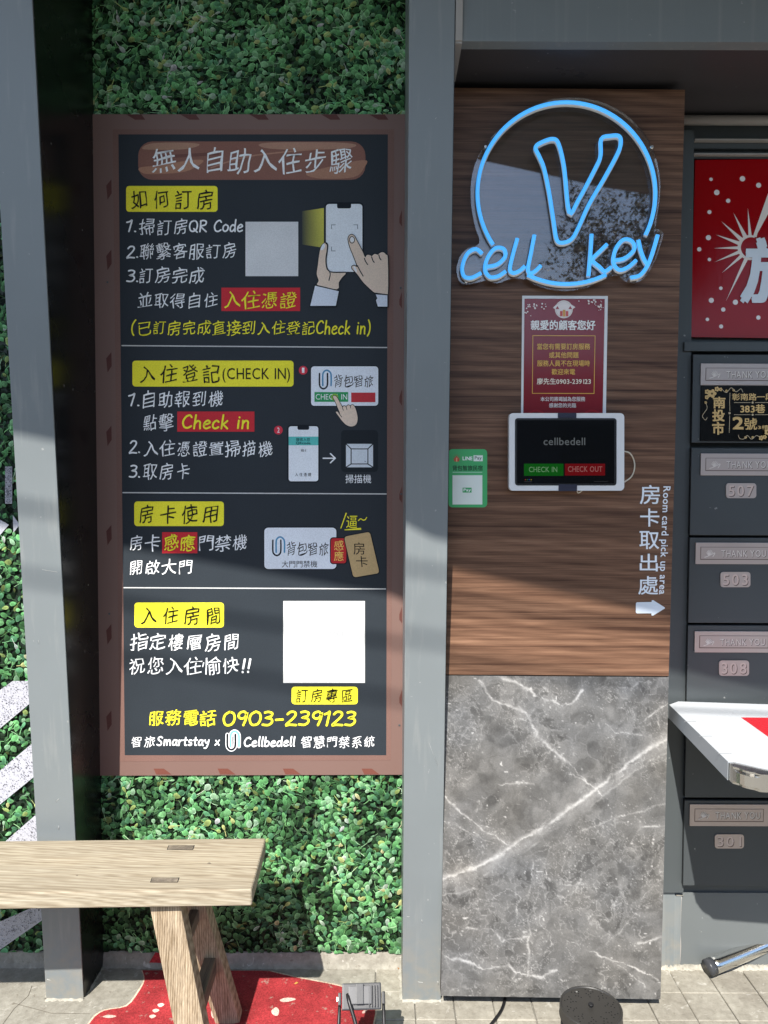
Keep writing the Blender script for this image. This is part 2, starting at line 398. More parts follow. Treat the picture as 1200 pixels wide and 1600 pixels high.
# single-stroke handwriting (baseline 0, x-height .5, cap .78)
HW = {
 '0': (.52, [[(.26,.78),(.08,.62),(.03,.36),(.12,.06),(.27,.0),(.43,.1),(.50,.4),(.42,.68),(.24,.78)]]),
 '1': (.30, [[(.02,.64),(.14,.70),(.22,.78),(.20,.4),(.17,.0)]]),
 '2': (.50, [[(.05,.64),(.16,.77),(.34,.76),(.40,.6),(.28,.36),(.04,.02),(.22,.03),(.47,.01)]]),
 '3': (.46, [[(.06,.74),(.22,.78),(.38,.70),(.34,.52),(.16,.43),(.36,.38),(.42,.2),(.28,.02),(.03,.04)]]),
 '9': (.46, [[(.40,.60),(.30,.77),(.12,.72),(.06,.52),(.18,.38),(.34,.44),(.41,.66),(.40,.35),(.32,.0)]]),
 '-': (.40, [[(.05,.32),(.34,.34)]]),
 '.': (.14, [[(.05,.03),(.08,.02)]]),
 'Q': (.66, [[(.34,.76),(.12,.66),(.04,.38),(.14,.08),(.34,.02),(.55,.18),(.58,.5),(.46,.72),(.28,.76)],[(.36,.2),(.62,-.04)]]),
 'R': (.58, [[(.08,.0),(.09,.4),(.08,.76)],[(.06,.72),(.24,.78),(.46,.7),(.42,.48),(.12,.38),(.28,.2),(.52,.0)]]),
 'C': (.56, [[(.50,.66),(.38,.78),(.18,.68),(.05,.38),(.14,.08),(.34,.01),(.52,.12)]]),
 'S': (.50, [[(.42,.68),(.28,.78),(.10,.68),(.12,.50),(.34,.34),(.38,.14),(.22,.01),(.03,.08)]]),
 'o': (.44, [[(.22,.48),(.06,.36),(.05,.12),(.20,.0),(.37,.12),(.38,.36),(.20,.48)]]),
 'a': (.46, [[(.36,.42),(.18,.48),(.04,.26),(.10,.04),(.26,.06),(.37,.30),(.38,.46)],[(.37,.40),(.37,.12),(.44,.0)]]),
 'b': (.44, [[(.08,.80),(.06,.4),(.06,.02)],[(.06,.30),(.20,.46),(.37,.34),(.34,.08),(.18,.0),(.06,.08)]]),
 'c': (.40, [[(.34,.40),(.22,.48),(.07,.34),(.05,.12),(.18,.0),(.36,.08)]]),
 'd': (.46, [[(.36,.36),(.20,.46),(.05,.28),(.08,.04),(.22,.02),(.36,.2)],[(.38,.82),(.37,.4),(.40,.0)]]),
 'e': (.42, [[(.06,.24),(.24,.28),(.36,.38),(.24,.49),(.08,.36),(.05,.12),(.18,.0),(.38,.08)]]),
 'h': (.46, [[(.09,.82),(.07,.4),(.06,.0)],[(.07,.26),(.20,.46),(.34,.40),(.36,.2),(.38,.0)]]),
 'i': (.18, [[(.09,.46),(.08,.2),(.08,.0)],[(.10,.66),(.11,.64)]]),
 'k': (.42, [[(.09,.82),(.07,.4),(.06,.0)],[(.34,.46),(.20,.32),(.09,.22)],[(.12,.25),(.24,.14),(.38,.0)]]),
 'l': (.18, [[(.10,.82),(.08,.4),(.08,.1),(.14,.0)]]),
 'm': (.66, [[(.06,.47),(.07,.2),(.06,.0)],[(.07,.26),(.18,.46),(.28,.40),(.30,.02)],[(.31,.28),(.42,.47),(.54,.40),(.58,.0)]]),
 'n': (.44, [[(.06,.47),(.07,.2),(.06,.0)],[(.07,.26),(.20,.46),(.34,.40),(.35,.2),(.37,.0)]]),
 'r': (.34, [[(.06,.47),(.07,.2),(.06,.0)],[(.07,.26),(.16,.42),(.30,.46)]]),
 's': (.36, [[(.30,.42),(.18,.48),(.07,.38),(.12,.26),(.28,.20),(.28,.06),(.15,.0),(.04,.05)]]),
 't': (.36, [[(.18,.70),(.16,.3),(.18,.04),(.30,.02)],[(.03,.46),(.18,.48),(.32,.49)]]),
 'y': (.42, [[(.05,.47),(.10,.30),(.20,.20),(.32,.30)],[(.37,.47),(.32,.1),(.20,-.22),(.04,-.24)]]),
 'x': (.40, [[(.05,.44),(.20,.22),(.36,.0)],[(.34,.46),(.18,.2),(.03,.0)]]),
 '(': (.26, [[(.22,.86),(.08,.6),(.05,.3),(.10,.06),(.20,-.12)]]),
 ')': (.26, [[(.05,.86),(.18,.6),(.21,.3),(.16,.06),(.05,-.12)]]),
 '!': (.24, [[(.14,.80),(.12,.5),(.10,.24)],[(.09,.03),(.10,.01)]]),
 ' ': (.32, []),
}

class Art:
    """flat print: polygons in photo pixels laid on the plane y = Y, each a hair above the last"""
    def __init__(s, Y, step=0.00008):
        s.Y = Y; s.step = step; s.n = 0; s.v = []; s.f = []; s.c = []
    def _y(s):
        s.n += 1; return s.Y - s.n * s.step
    def add(s, pts, faces, col, y=None):
        y = s._y() if y is None else y; b = len(s.v)
        cl = lin(col) if not isinstance(col, list) else None
        for p in pts: s.v.append(PY(p[0], p[1], y))
        for i in range(len(pts)): s.c.append(cl if cl else lin(col[i]))
        s.f += [tuple(b + i for i in f) for f in faces]
    def poly(s, pts, col):
        tris = tessellate_polygon([[Vector((p[0], p[1], 0)) for p in pts]])
        s.add(pts, [tuple(t) for t in tris], col); return s
    def rect(s, x0, y0, x1, y1, col, r=0):
        pts = rrect(x0, y0, x1, y1, r) if r else [(x0, y0), (x1, y0), (x1, y1), (x0, y1)]
        return s.poly(pts, col)
    def stroke(s, pts, w, col, closed=False, sm=0, y=None):
        if sm: pts = smooth_pts(pts, sm, closed)
        n = len(pts); L = []; Rr = []
        for i in range(n):
            a = pts[i - 1] if (closed or i) else pts[0]
            b = pts[(i + 1) % n] if (closed or i < n - 1) else pts[-1]
            dx, dy = b[0] - a[0], b[1] - a[1]; l = math.hypot(dx, dy) or 1
            nx, ny = -dy / l * w / 2, dx / l * w / 2
            if 0 < i < n - 1 or closed:      # widen the mitre
                p, q = pts[i - 1], pts[i]; ex, ey = q[0] - p[0], q[1] - p[1]; el = math.hypot(ex, ey) or 1
                cosv = abs((ex * dx + ey * dy) / (el * l)); k = 1 / max(0.5, cosv); nx *= k; ny *= k
            L.append((pts[i][0] + nx, pts[i][1] + ny)); Rr.append((pts[i][0] - nx, pts[i][1] - ny))
        V = L + Rr; F = [(i, (i + 1) % n, n + (i + 1) % n, n + i) for i in range(n if closed else n - 1)]
        if not closed:
            for e, o_ in ((0, 1), (n - 1, n - 2)):
                if n < 2: break
                cx, cy = pts[e]; ang = math.atan2(cy - pts[o_][1], cx - pts[o_][0])
                b = len(V)
                V += [(cx + w / 2 * math.cos(ang + R(-90 + 30 * k)), cy + w / 2 * math.sin(ang + R(-90 + 30 * k))) for k in range(7)]
                F.append(tuple(range(b, b + 7)))
        s.add(V, F, col, y); return s
    def text(s, body, x0, y0, x1, y1, col, off=0.0, hand=0.0, shear=0.0, vertical=False, spacing=0.0):
        if off > 0.005:      # heavier letters: the same outline laid four times, a little apart
            hh = (y1 - y0) * off * 1.1
            if vertical: hh = (x1 - x0) * off
            for ax_, ay_ in ((-hh, -hh), (hh, -hh), (hh, hh), (-hh, hh)):
                s.text(body, x0 + ax_, y0 + ay_, x1 + ax_, y1 + ay_, col, 0.0, hand, shear, vertical, spacing)
            return s
        off = max(off, 0.0); pen = 0; V = []; F = []; rnd = random.Random(body)
        for ch in body:
            if ch == ' ': pen += 0.3; continue
            vs, fs = glyph_mesh(ch, off)
            cjk = ord(ch) > 0x2e80
            xs = [v[0] for v in vs]; ys = [v[1] for v in vs]
            adv = (1.0 if cjk else max(xs) + 0.07 + spacing) + (spacing if cjk else 0)
            b = len(V); a = rnd.uniform(-1, 1) * hand * 0.05; k = 1 + rnd.uniform(-1, 0.5) * hand * 0.10
            kx = k * (1 + rnd.uniform(-1, 0.3) * hand * 0.1); cx, cy = 0.5, 0.38; dy = rnd.uniform(-1, 1) * hand * 0.035
            for x, y in vs:
                u, w = (x - cx) * kx, (y - cy) * k
                if hand:
                    w += 0.09 * hand * u + 0.05 * hand * math.sin(u * 5 + w * 3)
                    u += 0.035 * hand * math.sin(w * 6 + a * 40)
                u, w = u * math.cos(a) - w * math.sin(a), u * math.sin(a) + w * math.cos(a)
                V.append((pen + cx + u, cy + w + dy))
            F += [tuple(b + i for i in f) for f in fs]; pen += adv
        s._fit(V, F, x0, y0, x1, y1, col, shear, vertical); return s
    def _fit(s, V, F, x0, y0, x1, y1, col, shear=0.0, vertical=False):
        mx0 = min(v[0] for v in V); mx1 = max(v[0] for v in V); my0 = min(v[1] for v in V); my1 = max(v[1] for v in V)
        P = []
        for x, y in V:
            u = (x - mx0) / (mx1 - mx0); w = (y - my0) / (my1 - my0)
            if vertical: P.append((x0 + w * (x1 - x0), y0 + u * (y1 - y0)))
            else: P.append((x0 + u * (x1 - x0) + shear * w * (y1 - y0), y1 - w * (y1 - y0)))
        s.add(P, F, col)
    def hand(s, body, x0, y0, x1, y1, col, w=2.0):
        pen = 0; strokes = []; rnd = random.Random(body + 'h')
        for ch in body:
            adv, sts = HW[ch]; dy = rnd.uniform(-.02, .02)
            for st in sts: strokes.append([(pen + x + 0.10 * y, y + dy) for x, y in st])
            pen += adv + 0.07
        al = [p for st in strokes for p in st]
        mx0 = min(p[0] for p in al); mx1 = max(p[0] for p in al); my0 = min(p[1] for p in al); my1 = max(p[1] for p in al)
        h = w / 2
        for st in strokes:
            q = [(x0 + h + (x - mx0) / (mx1 - mx0) * (x1 - x0 - w), y1 - h - (y - my0) / ((my1 - my0) or 1) * (y1 - y0 - w)) if my1 > my0 else (x0 + (x - mx0) / (mx1 - mx0) * (x1 - x0), (y0 + y1) / 2) for x, y in st]
            s.stroke(q, w, col, sm=5 if len(q) > 2 else 0)
        return s
    def build(s, name, parent=None, mat=None, label=None):
        me = mesh_from(s.v, s.f)
        ca = me.color_attributes.new('Col', 'FLOAT_COLOR', 'POINT')
        ca.data.foreach_set('color', np.array(s.c, dtype=np.float32).ravel())
        o = link(name, me, mat or PRINT, parent)
        if label: o['label'] = label
        return o

def vnoise(x, y, seed):
    xi = np.floor(x).astype(int); yi = np.floor(y).astype(int); fx = x - xi; fy = y - yi
    fx = fx * fx * (3 - 2 * fx); fy = fy * fy * (3 - 2 * fy)
    def h(a, b):
        n = (a * 374761393 + b * 668265263 + seed * 974711) & 0x7fffffff
        n = ((n ^ (n >> 13)) * 1274126177) & 0x7fffffff
        return ((n ^ (n >> 16)) & 0xffff) / 65535.0
    return (h(xi, yi) * (1 - fx) + h(xi + 1, yi) * fx) * (1 - fy) + (h(xi, yi + 1) * (1 - fx) + h(xi + 1, yi + 1) * fx) * fy
def fbm(x, y, seed, oct=5, g=0.55):
    a = 1; s = 0; t = 0
    for i in range(oct):
        s = s + a * vnoise(x * 2 ** i + 17.3 * i, y * 2 ** i + 9.1 * i, seed + i); t += a; a *= g
    return s / t
def cells(x, y, seed):
    xi = np.floor(x).astype(int); yi = np.floor(y).astype(int)
    d1 = np.full(x.shape, 9.0); d2 = np.full(x.shape, 9.0); idv = np.zeros(x.shape)
    for i in (-1, 0, 1):
        for j in (-1, 0, 1):
            a = xi + i; b = yi + j
            n = (a * 374761393 + b * 668265263 + seed * 974711) & 0x7fffffff
            n = ((n ^ (n >> 13)) * 1274126177) & 0x7fffffff
            jx = (n & 0x3ff) / 1023.0; jy = ((n >> 10) & 0x3ff) / 1023.0; iv = ((n >> 20) & 0x3ff) / 1023.0
            d = np.hypot(a + jx - x, b + jy - y)
            m2 = d < d1
            d2 = np.where(m2, d1, np.minimum(d2, d)); idv = np.where(m2, iv, idv); d1 = np.where(m2, d, d1)
    return d1, d2, idv

# ================================================================= SETTING
ground = box('ground', -60, 60, -70, 3, -0.30, -0.012, ASPH); tag(ground, kind='structure')
floor = box('floor', -6.0, 6.0, -6.5, 0.12, -0.10, -0.006, PAVE); tag(floor, kind='structure')
slab = box('concrete_slab', -3.0, -0.02, -2.4, 0.0, -0.0055, 0.0, CONC, floor)
# worn little paving tiles on the right
tx0, tw, gap = -0.0165, 0.098, 0.0022
tile_meshes = []
for k in range(5):
    bm = bmesh.new(); bmesh.ops.create_cube(bm, size=1)
    for v in bm.verts: v.co = (v.co.x * (tw - gap), v.co.y * (tw - gap), v.co.z * 0.006 - 0.003)
    top = [e for e in bm.edges if all(v.co.z > -0.001 for v in e.verts)]
    bmesh.ops.bevel(bm, geom=top, offset=0.0012 + 0.0003 * k, segments=1, affect='EDGES')
    me = finish(bm); me.materials.append(TILEM); tile_meshes.append(me)
rnd = random.Random(3)
for i in range(16):
    for j in range(9):
        o = bpy.data.objects.new('floor_tile', tile_meshes[(i * 3 + j * 5) % 5]); C.objects.link(o); o.parent = floor
        o.location = (tx0 + tw * (i + 0.5), -0.006 - tw * (j + 0.5), rnd.uniform(-0.0006, 0.0006))
        o.rotation_euler = (rnd.uniform(-0.004, 0.004), rnd.uniform(-0.004, 0.004), 0)
box('paving_border', tx0 + tw * 16 + 0.004, 3.0, -2.4, 0.0, -0.0055, -0.0005, CONC, floor)
box('paving_border', -0.0155, tx0 + tw * 16 + 0.002, -2.4, -0.006 - tw * 9 - 0.004, -0.0055, -0.0003, CONC, floor)
# hairline cracks in the slab
cr_ = Art(0)
def floor_ribbon(name, lines, w, z, mat, parent):
    V = []; F = []
    for ln in lines:
        P = [PZ(x, y, z) for x, y in ln]
        for a, b in zip(P, P[1:]):
            d = (b - a).normalized(); n = Vector((-d.y, d.x, 0)) * w / 2; k = len(V)
            V += [a + n, a - n, b - n, b + n]; F.append((k, k + 1, k + 2, k + 3))
    return link(name, mesh_from(V, F), mat, parent)
floor_ribbon('crack', [[(0, 1606), (22, 1576), (44, 1556), (50, 1540)], [(20, 1567), (80, 1583), (140, 1584)]], 0.0013, 0.0008, paint('crack_dirt', (0.12, 0.105, 0.08), 0.9, 0.2, scratch=False), floor)

# the wall behind everything
wall = box('shop_wall', -3.0, 3.0, 0.002, 0.20, -0.1, 3.3, DGREY)
tag(wall, 'dark grey shop wall that carries the leaf print, the boards and the mailboxes', 'wall')

# ---- leaf print panels (flat vinyl print of leaves)
def leaf_panel(name, x0, x1, z0, z1, cnt, seed, label, parent=None, ymin=-0.001):
    root = thing(name, label, 'wall print')
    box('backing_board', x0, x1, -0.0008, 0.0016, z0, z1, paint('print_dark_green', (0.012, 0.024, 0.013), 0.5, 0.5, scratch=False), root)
    rg = np.random.default_rng(seed); V = []; F = []; Cc = []
    def shade(x, z):
        return float(fbm(np.array([x * 3.1 + 5]), np.array([z * 3.1 + 7]), seed, 3)[0])
    for i in range(cnt):
        u = i / cnt
        x = rg.uniform(x0 - 0.004, x1 + 0.004); z = rg.uniform(z0, z1 - 0.001)
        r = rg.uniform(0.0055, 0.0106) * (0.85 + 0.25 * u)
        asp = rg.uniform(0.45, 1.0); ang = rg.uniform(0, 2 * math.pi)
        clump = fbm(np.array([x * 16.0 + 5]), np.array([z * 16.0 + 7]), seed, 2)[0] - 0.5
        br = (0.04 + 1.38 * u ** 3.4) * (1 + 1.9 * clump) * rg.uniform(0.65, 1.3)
        hue = rg.random()
        if hue < 0.05 + 0.2 * max(0, clump): col = np.array([0.27, 0.37, 0.11])
        elif hue < 0.14: col = np.array([0.24, 0.46, 0.25])
        elif hue < 0.50: col = np.array([0.110, 0.34, 0.115])
        elif hue < 0.80: col = np.array([0.165, 0.42, 0.165])
        else: col = np.array([0.065, 0.20, 0.095])
        if hue > 0.9985: col = np.array([0.30, 0.17, 0.09])
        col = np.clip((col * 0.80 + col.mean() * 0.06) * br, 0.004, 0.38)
        y = ymin - i * (0.0098 / cnt)
        ca, sa = math.cos(ang), math.sin(ang)
        shape = [(-1.0, 0), (-0.62, .46), (-0.08, .80), (.45, .78), (.86, .42), (.98, 0), (.86, -.42), (.45, -.78), (-0.08, -.80), (-0.62, -.46)]
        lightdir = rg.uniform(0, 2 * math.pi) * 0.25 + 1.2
        def put(px_, pz_, c):
            V.append((x + (px_ * ca - pz_ * sa) * r, y, min(z1, max(z0, z + (px_ * sa + pz_ * ca) * r)))); Cc.append((*np.clip(c, 0.003, 0.7), 1))
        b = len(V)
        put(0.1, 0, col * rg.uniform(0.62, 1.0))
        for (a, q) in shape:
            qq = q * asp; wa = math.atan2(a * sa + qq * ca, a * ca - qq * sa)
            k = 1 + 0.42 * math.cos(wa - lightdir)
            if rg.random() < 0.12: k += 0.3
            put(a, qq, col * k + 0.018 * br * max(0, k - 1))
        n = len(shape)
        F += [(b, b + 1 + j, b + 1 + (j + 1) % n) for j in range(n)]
        # rim on one side: pale curled edge
        if rg.random() < 0.45:
            b = len(V); js = rg.integers(0, n); m_ = 4
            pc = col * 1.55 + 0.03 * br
            y2 = y - 0.4e-6
            for t in range(m_):
                a, q = shape[(js + t) % n]; q = q * asp
                for k in (1.02, 0.86):
                    V.append((x + (a * k * ca - q * k * sa) * r, y2, min(z1, max(z0, z + (a * k * sa + q * k * ca) * r)))); Cc.append((*np.clip(pc, 0.003, 0.75), 1))
            F += [(b + 2 * t, b + 2 * t + 1, b + 2 * t + 3, b + 2 * t + 2) for t in range(m_ - 1)]
        # stem
        if rg.random() < 0.42:
            b = len(V); L = rg.uniform(1.0, 2.2); bd = rg.uniform(-0.5, 0.5); w = 0.075
            for t in range(4):
                a = -1.0 - L * t / 3; q = bd * (t / 3) ** 2
                for k in (w, -w):
                    V.append((x + (a * ca - (q + k) * sa) * r, y - 0.6e-6, min(z1, max(z0, z + (a * sa + (q + k) * ca) * r)))); Cc.append((*np.clip(col * 1.5 + np.array([.05, .045, .02]) * br, 0.003, .6), 1))
            F += [(b + 2 * t, b + 2 * t + 1, b + 2 * t + 3, b + 2 * t + 2) for t in range(3)]
    me = mesh_from(V, F); ca_ = me.color_attributes.new('Col', 'FLOAT_COLOR', 'POINT')
    ca_.data.foreach_set('color', np.array(Cc, dtype=np.float32).ravel())
    o = link('printed_leaves', me, HEDGEM, root); o['kind'] = 'stuff'
    place(root, ((x0 + x1) / 2, 0, z0)); return root

zb = PY(400, 1486, 0).z
poster_top = PY(400, 178, 0).z; poster_bot = PY(400, 1211, 0).z
# one continuous printed panel; the poster hides its middle
root = leaf_panel('leaf_print_panel', -0.752, 0.075, zb, poster_bot + 0.02, 8200, 11,
    'panel printed with small green leaves between the two grey posts, below the brown poster')
leaf_panel('leaf_print_panel', -0.752, 0.075, poster_top - 0.02, 2.60, 7600, 12,
    'panel printed with dark green leaves above the brown framed poster')
lp = leaf_panel('leaf_print_panel', -1.25, -0.84, zb, 2.30, 12000, 13,
    'leaf print crossed by pale speckled strokes, left of the left grey post')
# pale terrazzo strokes printed on the left panel
ta = Art(-0.0125)
TC = (178, 178, 186)
for p in ([(20, 1064), (44, 1064), (60, 1068), (60, 1088), (0, 1138), (-120, 1230), (-120, 1170), (0, 1078)],
          [(70, 1145), (70, 1200), (0, 1257), (-120, 1350), (-120, 1292), (0, 1204)],
          [(80, 1252), (80, 1312), (0, 1382), (-120, 1480), (-120, 1420), (0, 1322)],
          [(80, 1405), (80, 1428), (0, 1484), (-60, 1484), (0, 1440)],
          [(8, 729), (19, 729), (19, 787), (8, 787)],
          [(0, 812), (14, 820), (0, 836), (-40, 850), (-40, 800)], [(20, 805), (31, 820), (21, 832)]):
    ta = Art(-0.0125); ta.poly(p, TC); ta.build('printed_stroke', lp, TERRM)
rg = np.random.default_rng(5)
sp_ = Art(-0.0135)
def inside(p, poly):
    c = False; n = len(poly)
    for i in range(n):
        a, b = poly[i], poly[i - 1]
        if (a[1] > p[1]) != (b[1] > p[1]) and p[0] < (b[0] - a[0]) * (p[1] - a[1]) / (b[1] - a[1]) + a[0]: c = not c
    return c
for p in ([(20, 1064), (44, 1064), (60, 1068), (60, 1088), (0, 1138), (0, 1078)], [(70, 1145), (70, 1200), (0, 1257), (0, 1204)],
          [(80, 1252), (80, 1312), (0, 1382), (0, 1322)], [(80, 1405), (80, 1428), (0, 1484), (0, 1440)], [(8, 729), (19, 729), (19, 787), (8, 787)]):
    for k in range(420):
        q = (rg.uniform(0, 80), rg.uniform(700, 1490))
        for _ in range(30):
            if inside(q, p): break
            q = (rg.uniform(0, 80), rg.uniform(min(a[1] for a in p), max(a[1] for a in p)))
        if inside(q, p) and inside((q[0] + 1, q[1] + 1), p):
            g = int(rg.choice([90, 120, 150, 60])); sp_.step = 1e-6
            r_ = rg.uniform(0.25, 0.9); sp_.add(circ(q[0], q[1], r_, 5), [(0, 1, 2, 3, 4)], (g, g, g + 8))
sp_.build('printed_speckles', lp, TERRM)['kind'] = 'stuff'
for ch in lp.children: ch.matrix_parent_inverse = Matrix.Translation(lp.location).inverted()

# cement upstand below the print
def rough_strip(name, x0, x1, z0, z1, yf, mat, seed, amp=0.0016, n=120, parent=None):
    rgs = random.Random(seed); bm = bmesh.new(); rows = []
    for i in range(n + 1):
        x = x0 + (x1 - x0) * i / n
        a = rgs.uniform(-1, 1) * amp
        pts = [(x, 0.001, z1 - 0.001 + a * 0.5), (x, yf + 0.004 + a, z1 + a * 0.5), (x, yf + a, z1 - 0.006 + a), (x, yf - 0.004 + rgs.uniform(-1, 1) * amp, z0 + 0.012),
               (x, yf - 0.010 + rgs.uniform(-1, 1) * amp * 1.5, z0 + 0.001), (x, yf - 0.016 + rgs.uniform(-2, 1) * amp * 1.5, z0 - 0.004)]
        rows.append([bm.verts.new(p) for p in pts])
    for A, B in zip(rows, rows[1:]):
        for k in range(len(A) - 1): bm.faces.new((A[k], A[k + 1], B[k + 1], B[k]))
    bmesh.ops.recalc_face_normals(bm, faces=bm.faces)
    me = bpy.data.meshes.new('m'); bm.to_mesh(me); bm.free(); me.shade_smooth()
    return link(name, me, mat, parent)
kb = rough_strip('cement_kerb', -0.76, 0.06, 0.0, zb, -0.006, CONC, 4); tag(kb, kind='structure')
kb2 = rough_strip('cement_kerb', -1.4, -0.83, 0.0, zb, -0.006, CONC, 5); tag(kb2, kind='structure')

# ---- wedge-shaped steel posts
def post_depth(z): return 0.136 + 0.0854 * z
def wedge_post(label, x0, x1, seed):
    root = thing('steel_post', label, 'post', 'wedge shaped grey steel posts')
    ztop = 3.2
    fr = [Vector((x0, -post_depth(0), 0.0)), Vector((x1, -post_depth(0), 0.0)), Vector((x1, -post_depth(ztop), ztop)), Vector((x0, -post_depth(ztop), ztop))]
    bk = [Vector((x0, 0.001, 0.0)), Vector((x1, 0.001, 0.0)), Vector((x1, 0.001, ztop)), Vector((x0, 0.001, ztop))]
    hexa('shaft', fr, bk, GREY, root, 0.0016)
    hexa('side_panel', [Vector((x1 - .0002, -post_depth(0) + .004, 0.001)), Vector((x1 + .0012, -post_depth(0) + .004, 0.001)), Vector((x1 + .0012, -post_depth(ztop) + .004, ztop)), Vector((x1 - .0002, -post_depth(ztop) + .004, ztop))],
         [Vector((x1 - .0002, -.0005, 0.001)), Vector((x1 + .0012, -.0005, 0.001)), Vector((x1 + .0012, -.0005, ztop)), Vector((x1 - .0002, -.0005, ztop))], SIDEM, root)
    # mortar smeared round the foot
    rgs = random.Random(seed); V = []; F = []
    per = [(x0, 0), (x0, -0.136), (x1, -0.136), (x1, 0)]
    n = 0
    for (ax, ay), (bx, by) in zip(per, per[1:]):
        L = math.hypot(bx - ax, by - ay); k = max(3, int(L / 0.006)); nx, ny = (by - ay) / L, -(bx - ax) / L
        if (ax, ay) == per[0]: nx, ny = -1, 0
        elif (ax, ay) == per[1]: nx, ny = 0, -1
        else: nx, ny = 1, 0
        for i in range(k + 1):
            t = i / k; x = ax + (bx - ax) * t; y = ay + (by - ay) * t; w = rgs.uniform(0.003, 0.011); h = rgs.uniform(0.001, 0.005)
            b = len(V); V += [(x - nx * 0.0005, y - ny * 0.0005, h), (x + nx * w * 0.5, y + ny * w * 0.5, h * 0.5), (x + nx * w, y + ny * w, -0.0006)]
            if i: F += [(b - 3, b - 2, b + 1, b), (b - 2, b - 1, b + 2, b + 1)]
    link('mortar_fillet', mesh_from(V, F, smooth=True), MORTAR, root)
    place(root, ((x0 + x1) / 2, -0.07, 0)); return root
xl1 = PZ(131, 1561, 0).x
xc0, xc1 = PZ(628.5, 1561, 0).x, PZ(688.5, 1561, 0).x
wedge_post('grey steel post at the left, leaning outward, with a shiny dark inner side', xl1 - 0.094, xl1, 1)
wedge_post('grey steel post in the middle, between the brown poster and the wood board', xc0, xc1, 2)

SCR = paint('scratch_light', (0.42, 0.43, 0.41), 0.6, .2, scratch=False)
def scratches(root, lst):
    for pts, w in lst:
        P = []
        for x, y in (smooth_pts(pts, 4) if len(pts) > 2 else pts):
            d = ray(x, y)          # meet the leaning front face y = -(0.136 + 0.0854 z)
            t = (-(0.136 + 0.0854 * CAM.z) - CAM.y) / (d.y + 0.0854 * d.z)
            P.append(CAM + d * t + Vector((0, -.0004, 0)))
        o = tube('scratch', P, w, SCR, None, 4); o.parent = root; o.matrix_parent_inverse = Matrix.Translation(root.location).inverted()
pL, pC = [o for o in C.objects if o.name.startswith('steel_post')]
scratches(pL, [([(66, 890), (78, 892), (90, 894)], .0004), ([(88, 1252), (92, 1248)], .0005), ([(74, 1530), (80, 1532)], .0007), ([(92, 1290), (92, 1296)], .0006), ([(60, 1000), (61, 1006)], .0003)])
scratches(pC, [([(653, 1534), (657, 1534.5), (661, 1535)], .0006), ([(636, 1432), (640, 1432)], .0004), ([(659, 1437), (660, 1441)], .0005), ([(680, 186), (682, 184)], .0007), ([(670, 1160), (684, 1196)], .0002), ([(684, 1533), (685, 1538)], .0008)])
# ---- lintel beam and ceiling of the recess
BZ = 2.249; BY = -post_depth(BZ) + 0.004
bm_root = thing('lintel_beam', 'grey painted steel lintel over the wood board and the mailboxes', 'beam')
box('beam_face', xc1 + 0.001, 2.2, BY, BY + 0.03, BZ, 3.1, GREY, bm_root, 0.001)
CEILM = paint('soffit_paint', (0.055, 0.052, 0.055), 0.30, 0.15)
box('soffit', xc1 + 0.001, 2.2, BY + 0.0301, 0.002, BZ + 0.002, BZ + 0.02, CEILM, bm_root)
hexa('sealant_bead', [Vector((xc1 + .002, BY - .003, BZ)), Vector((xc1 + .017, BY - .003, BZ)), Vector((xc1 + .017, BY - .003 - .07, 3.05)), Vector((xc1 + .002, BY - .003 - .07, 3.05))],
     [Vector((xc1 + .002, BY + .002, BZ)), Vector((xc1 + .017, BY + .002, BZ)), Vector((xc1 + .017, BY + .002, 3.05)), Vector((xc1 + .002, BY + .002, 3.05))], BEADM, bm_root, 0.001)
box('sealant_bead', xc1 + 0.002, xc1 + 0.017, BY + 0.001, -0.171, BZ - 0.004, BZ + 0.0015, BEADM, bm_root, 0.001)
place(bm_root, (1.1, BY, BZ))
pipe = tube('conduit_pipe', [(0.60, -0.018, BZ - 0.016), (2.0, -0.018, BZ - 0.016)], 0.0125, BEADM)
tag(pipe, 'pale grey conduit pipe running under the soffit above the red sign', 'pipe')

# ================================================================= WOOD BOARD + MARBLE BOARD
YB = -0.17
yl, yr = 0.006, 0.014
def board(name, c, thick, mat, label, cat, grid=None):
    q = [PY(x, y, YB) for x, y in c]
    b = [Vector((p.x, YB + thick, p.z)) for p in q]
    o = hexa(name, q, b, mat, None, 0.0008); tag(o, label, cat); return o, q
wb, wq = board('wood_board', [(709, 137), (1070.5, 140), (1045, 1056.5), (696, 1054)], 0.135, WALNUT,
    'dark walnut grained board behind the blue neon sign and the tablet', 'board')
mb_root = thing('marble_board', 'grey marbled board with white veins below the walnut board', 'board')
mc = [(696, 1055.5), (1045, 1058), (1032, 1561.5), (689, 1556)]
mq = [PY(x, y, YB) for x, y in mc]
hexa('backing', [p + Vector((0, 0.0012, 0)) for p in mq], [Vector((p.x, YB + 0.135, p.z)) for p in mq], paint('board_core', (0.05, 0.045, 0.04), 0.6, 0.1), mb_root)
